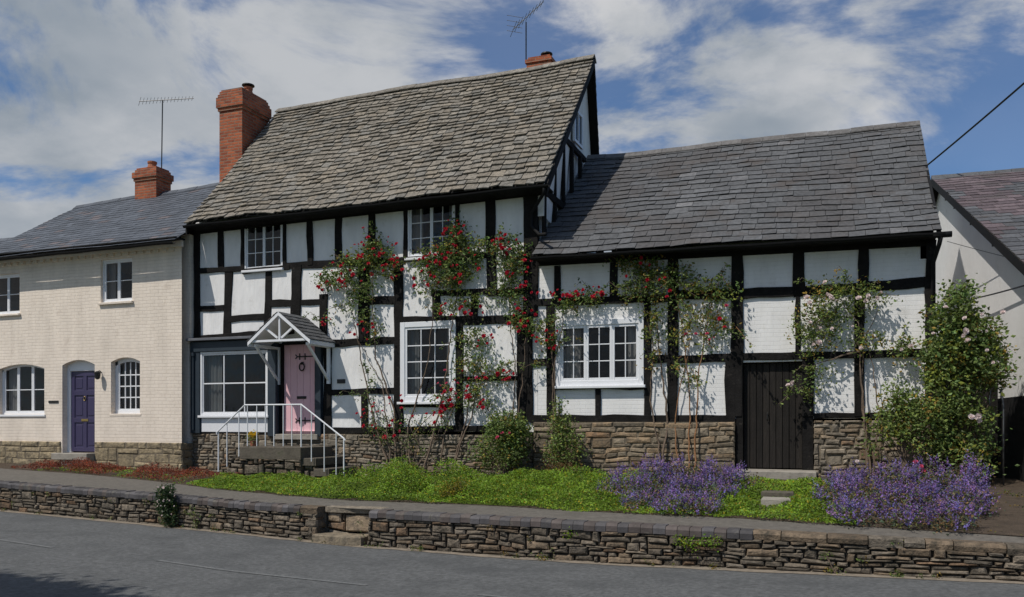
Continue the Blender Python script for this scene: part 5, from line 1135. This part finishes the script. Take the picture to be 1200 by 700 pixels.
def catmint(label, mounds, seed, dens):
    r = random.Random(seed); x,Y,rx,h = mounds[len(mounds)//2]; b = P(x,495,Y); b.z = bed_z(b.x,Y)
    t = thing('catmint',label,'flowering plant',b); lv = MB(); lv.open = True; fl = MB(); fl.open = True
    for (x,Y,rx,h) in mounds:
        c = P(x,495,Y); c.z = bed_z(c.x,Y)+.02; k = (-S_*c.x+C_*(DC+Y))/F; h *= .88; rad = Vector((rx*k,.42,h)); n = int(dens*rad.x*(h+.2))
        clumps(lv,c+Vector((0,0,h*.3)),(rad.x*.95,.36,h*.5),int(n*.6),8,.042,r,lambda q: lcol(q,.4,1.4,.55),.06)
        for _ in range(n):
            a = r.uniform(0,2*math.pi); e = r.uniform(0,1)**.8; q = Vector((math.cos(a)*math.sqrt(1-e*e),math.sin(a)*math.sqrt(1-e*e),e)); rr2 = r.uniform(.62,1.02)
            p = c+Vector((q.x*rad.x,q.y*rad.y,q.z*rad.z))*rr2; hue = r.random(); kk = r.uniform(.45,1.35)
            if noise.noise(p*3.4) < -.06: continue
            d = (q*.8+Vector((r.uniform(-.5,.5),r.uniform(-.5,.5),.8))).normalized(); L = r.uniform(.07,.22)
            cc = (kk*(.85 if hue < .5 else 1.15),kk*.95,kk*(1 if hue < .8 else .8)); m = 11
            for i in range(m):
                s = i/m; leaf(fl, p+d*L*s+Vector((r.gauss(0,.011),r.gauss(0,.011),0)), .026*(1.15-.5*s)*r.uniform(.7,1.3), r, tuple(v*r.uniform(.8,1.2) for v in cc), .3, .8)
    lv.build('foliage', M['leaf_grey'], t); o = fl.build('flower_spikes', M['catmint'], t); o['kind'] = 'stuff'; return t
catmint('wide purple flowering mound below the bare stemmed rose, left of the stone blocks',[(735,-2.2,26,.40),(765,-2.0,28,.50),(800,-1.9,30,.54),(835,-2.0,28,.50),(862,-2.1,22,.42),(722,-3.0,22,.36),(755,-3.2,28,.42),(795,-3.3,30,.44),(835,-3.1,28,.40),(790,-4.0,26,.26),(820,-4.0,26,.24),(748,-3.8,18,.22)],501,1150)
catmint('wide purple flowering mound by the pavement below the white rose bushes',[(985,-2.6,26,.40),(1015,-2.2,28,.50),(1050,-2.2,30,.52),(1090,-2.2,30,.54),(1130,-2.3,28,.60),(975,-3.5,20,.42),(1010,-3.6,28,.46),(1050,-3.7,30,.42),(1095,-3.7,30,.44),(1138,-3.7,24,.46),(1000,-4.5,26,.28),(1060,-4.6,30,.24),(1115,-4.7,28,.30)],502,1050)
r = random.Random(9); ptp = thing('pink_flowers','few pink blooms standing between the rose bush and the right purple mound','flowers',P(1075,548,-1.5)); blooms(ptp,[P(1073,541,-1.6),P(1079,547,-1.6),P(1082,552,-1.6),P(983,585,-2.9)],'pink',r,big=1.2); sm = MB(); [stem(sm,[P(x,575,-1.5),P(x2,y2,-1.58)],.006,.004,r) for x,x2,y2 in ((1074,1073,541),(1077,1079,547),(1080,1082,552))]; sm.build('stem', M['bark'], ptp)

# roadside tree on the near side, out of frame to the left: its shadow falls on the road
def tree(name, label, base, H_, crown, seed, leafm, n):
    r = random.Random(seed); t = thing(name,label,'tree',base); base = Vector(base); sm = MB(); lv = MB(); lv.open = True
    stem(sm,[base-Vector((0,0,.2)),base+Vector((.1,0,H_*.5)),base+Vector((0,.1,H_*.8))],.2,.08,r,.03)
    for (dx,dy,dz,rx,ry,rz) in crown:
        c = base+Vector((dx,dy,dz)); stem(sm,[base+Vector((0,0,H_*.4)),base.lerp(c,.6)+Vector((0,0,H_*.2)),c],.07,.02,r,.05); clumps(lv,c,(rx,ry,rz),n,10,.13,r,lcol,.2,shell=True)
    sm.build('trunk', M['bark'], t); lv.build('crown', M[leafm], t)
gp = onroad(40,694); T = 8.0; cc = gp-sdir*T
tree('roadside_tree','broad leafed tree on the near side of the road casting its shadow on the tarmac',(cc.x-2.2,cc.y-1.2,.1),6.0,[(1.8,1.2,cc.z-.1,1.5,.35,.4),(.3,.6,cc.z+.3,1.3,.8,.6),(-.6,-.6,cc.z+1.1,1.6,1.2,1.0),(1.0,.1,cc.z+.6,.9,.6,.5)],601,'leaf_dark',420)
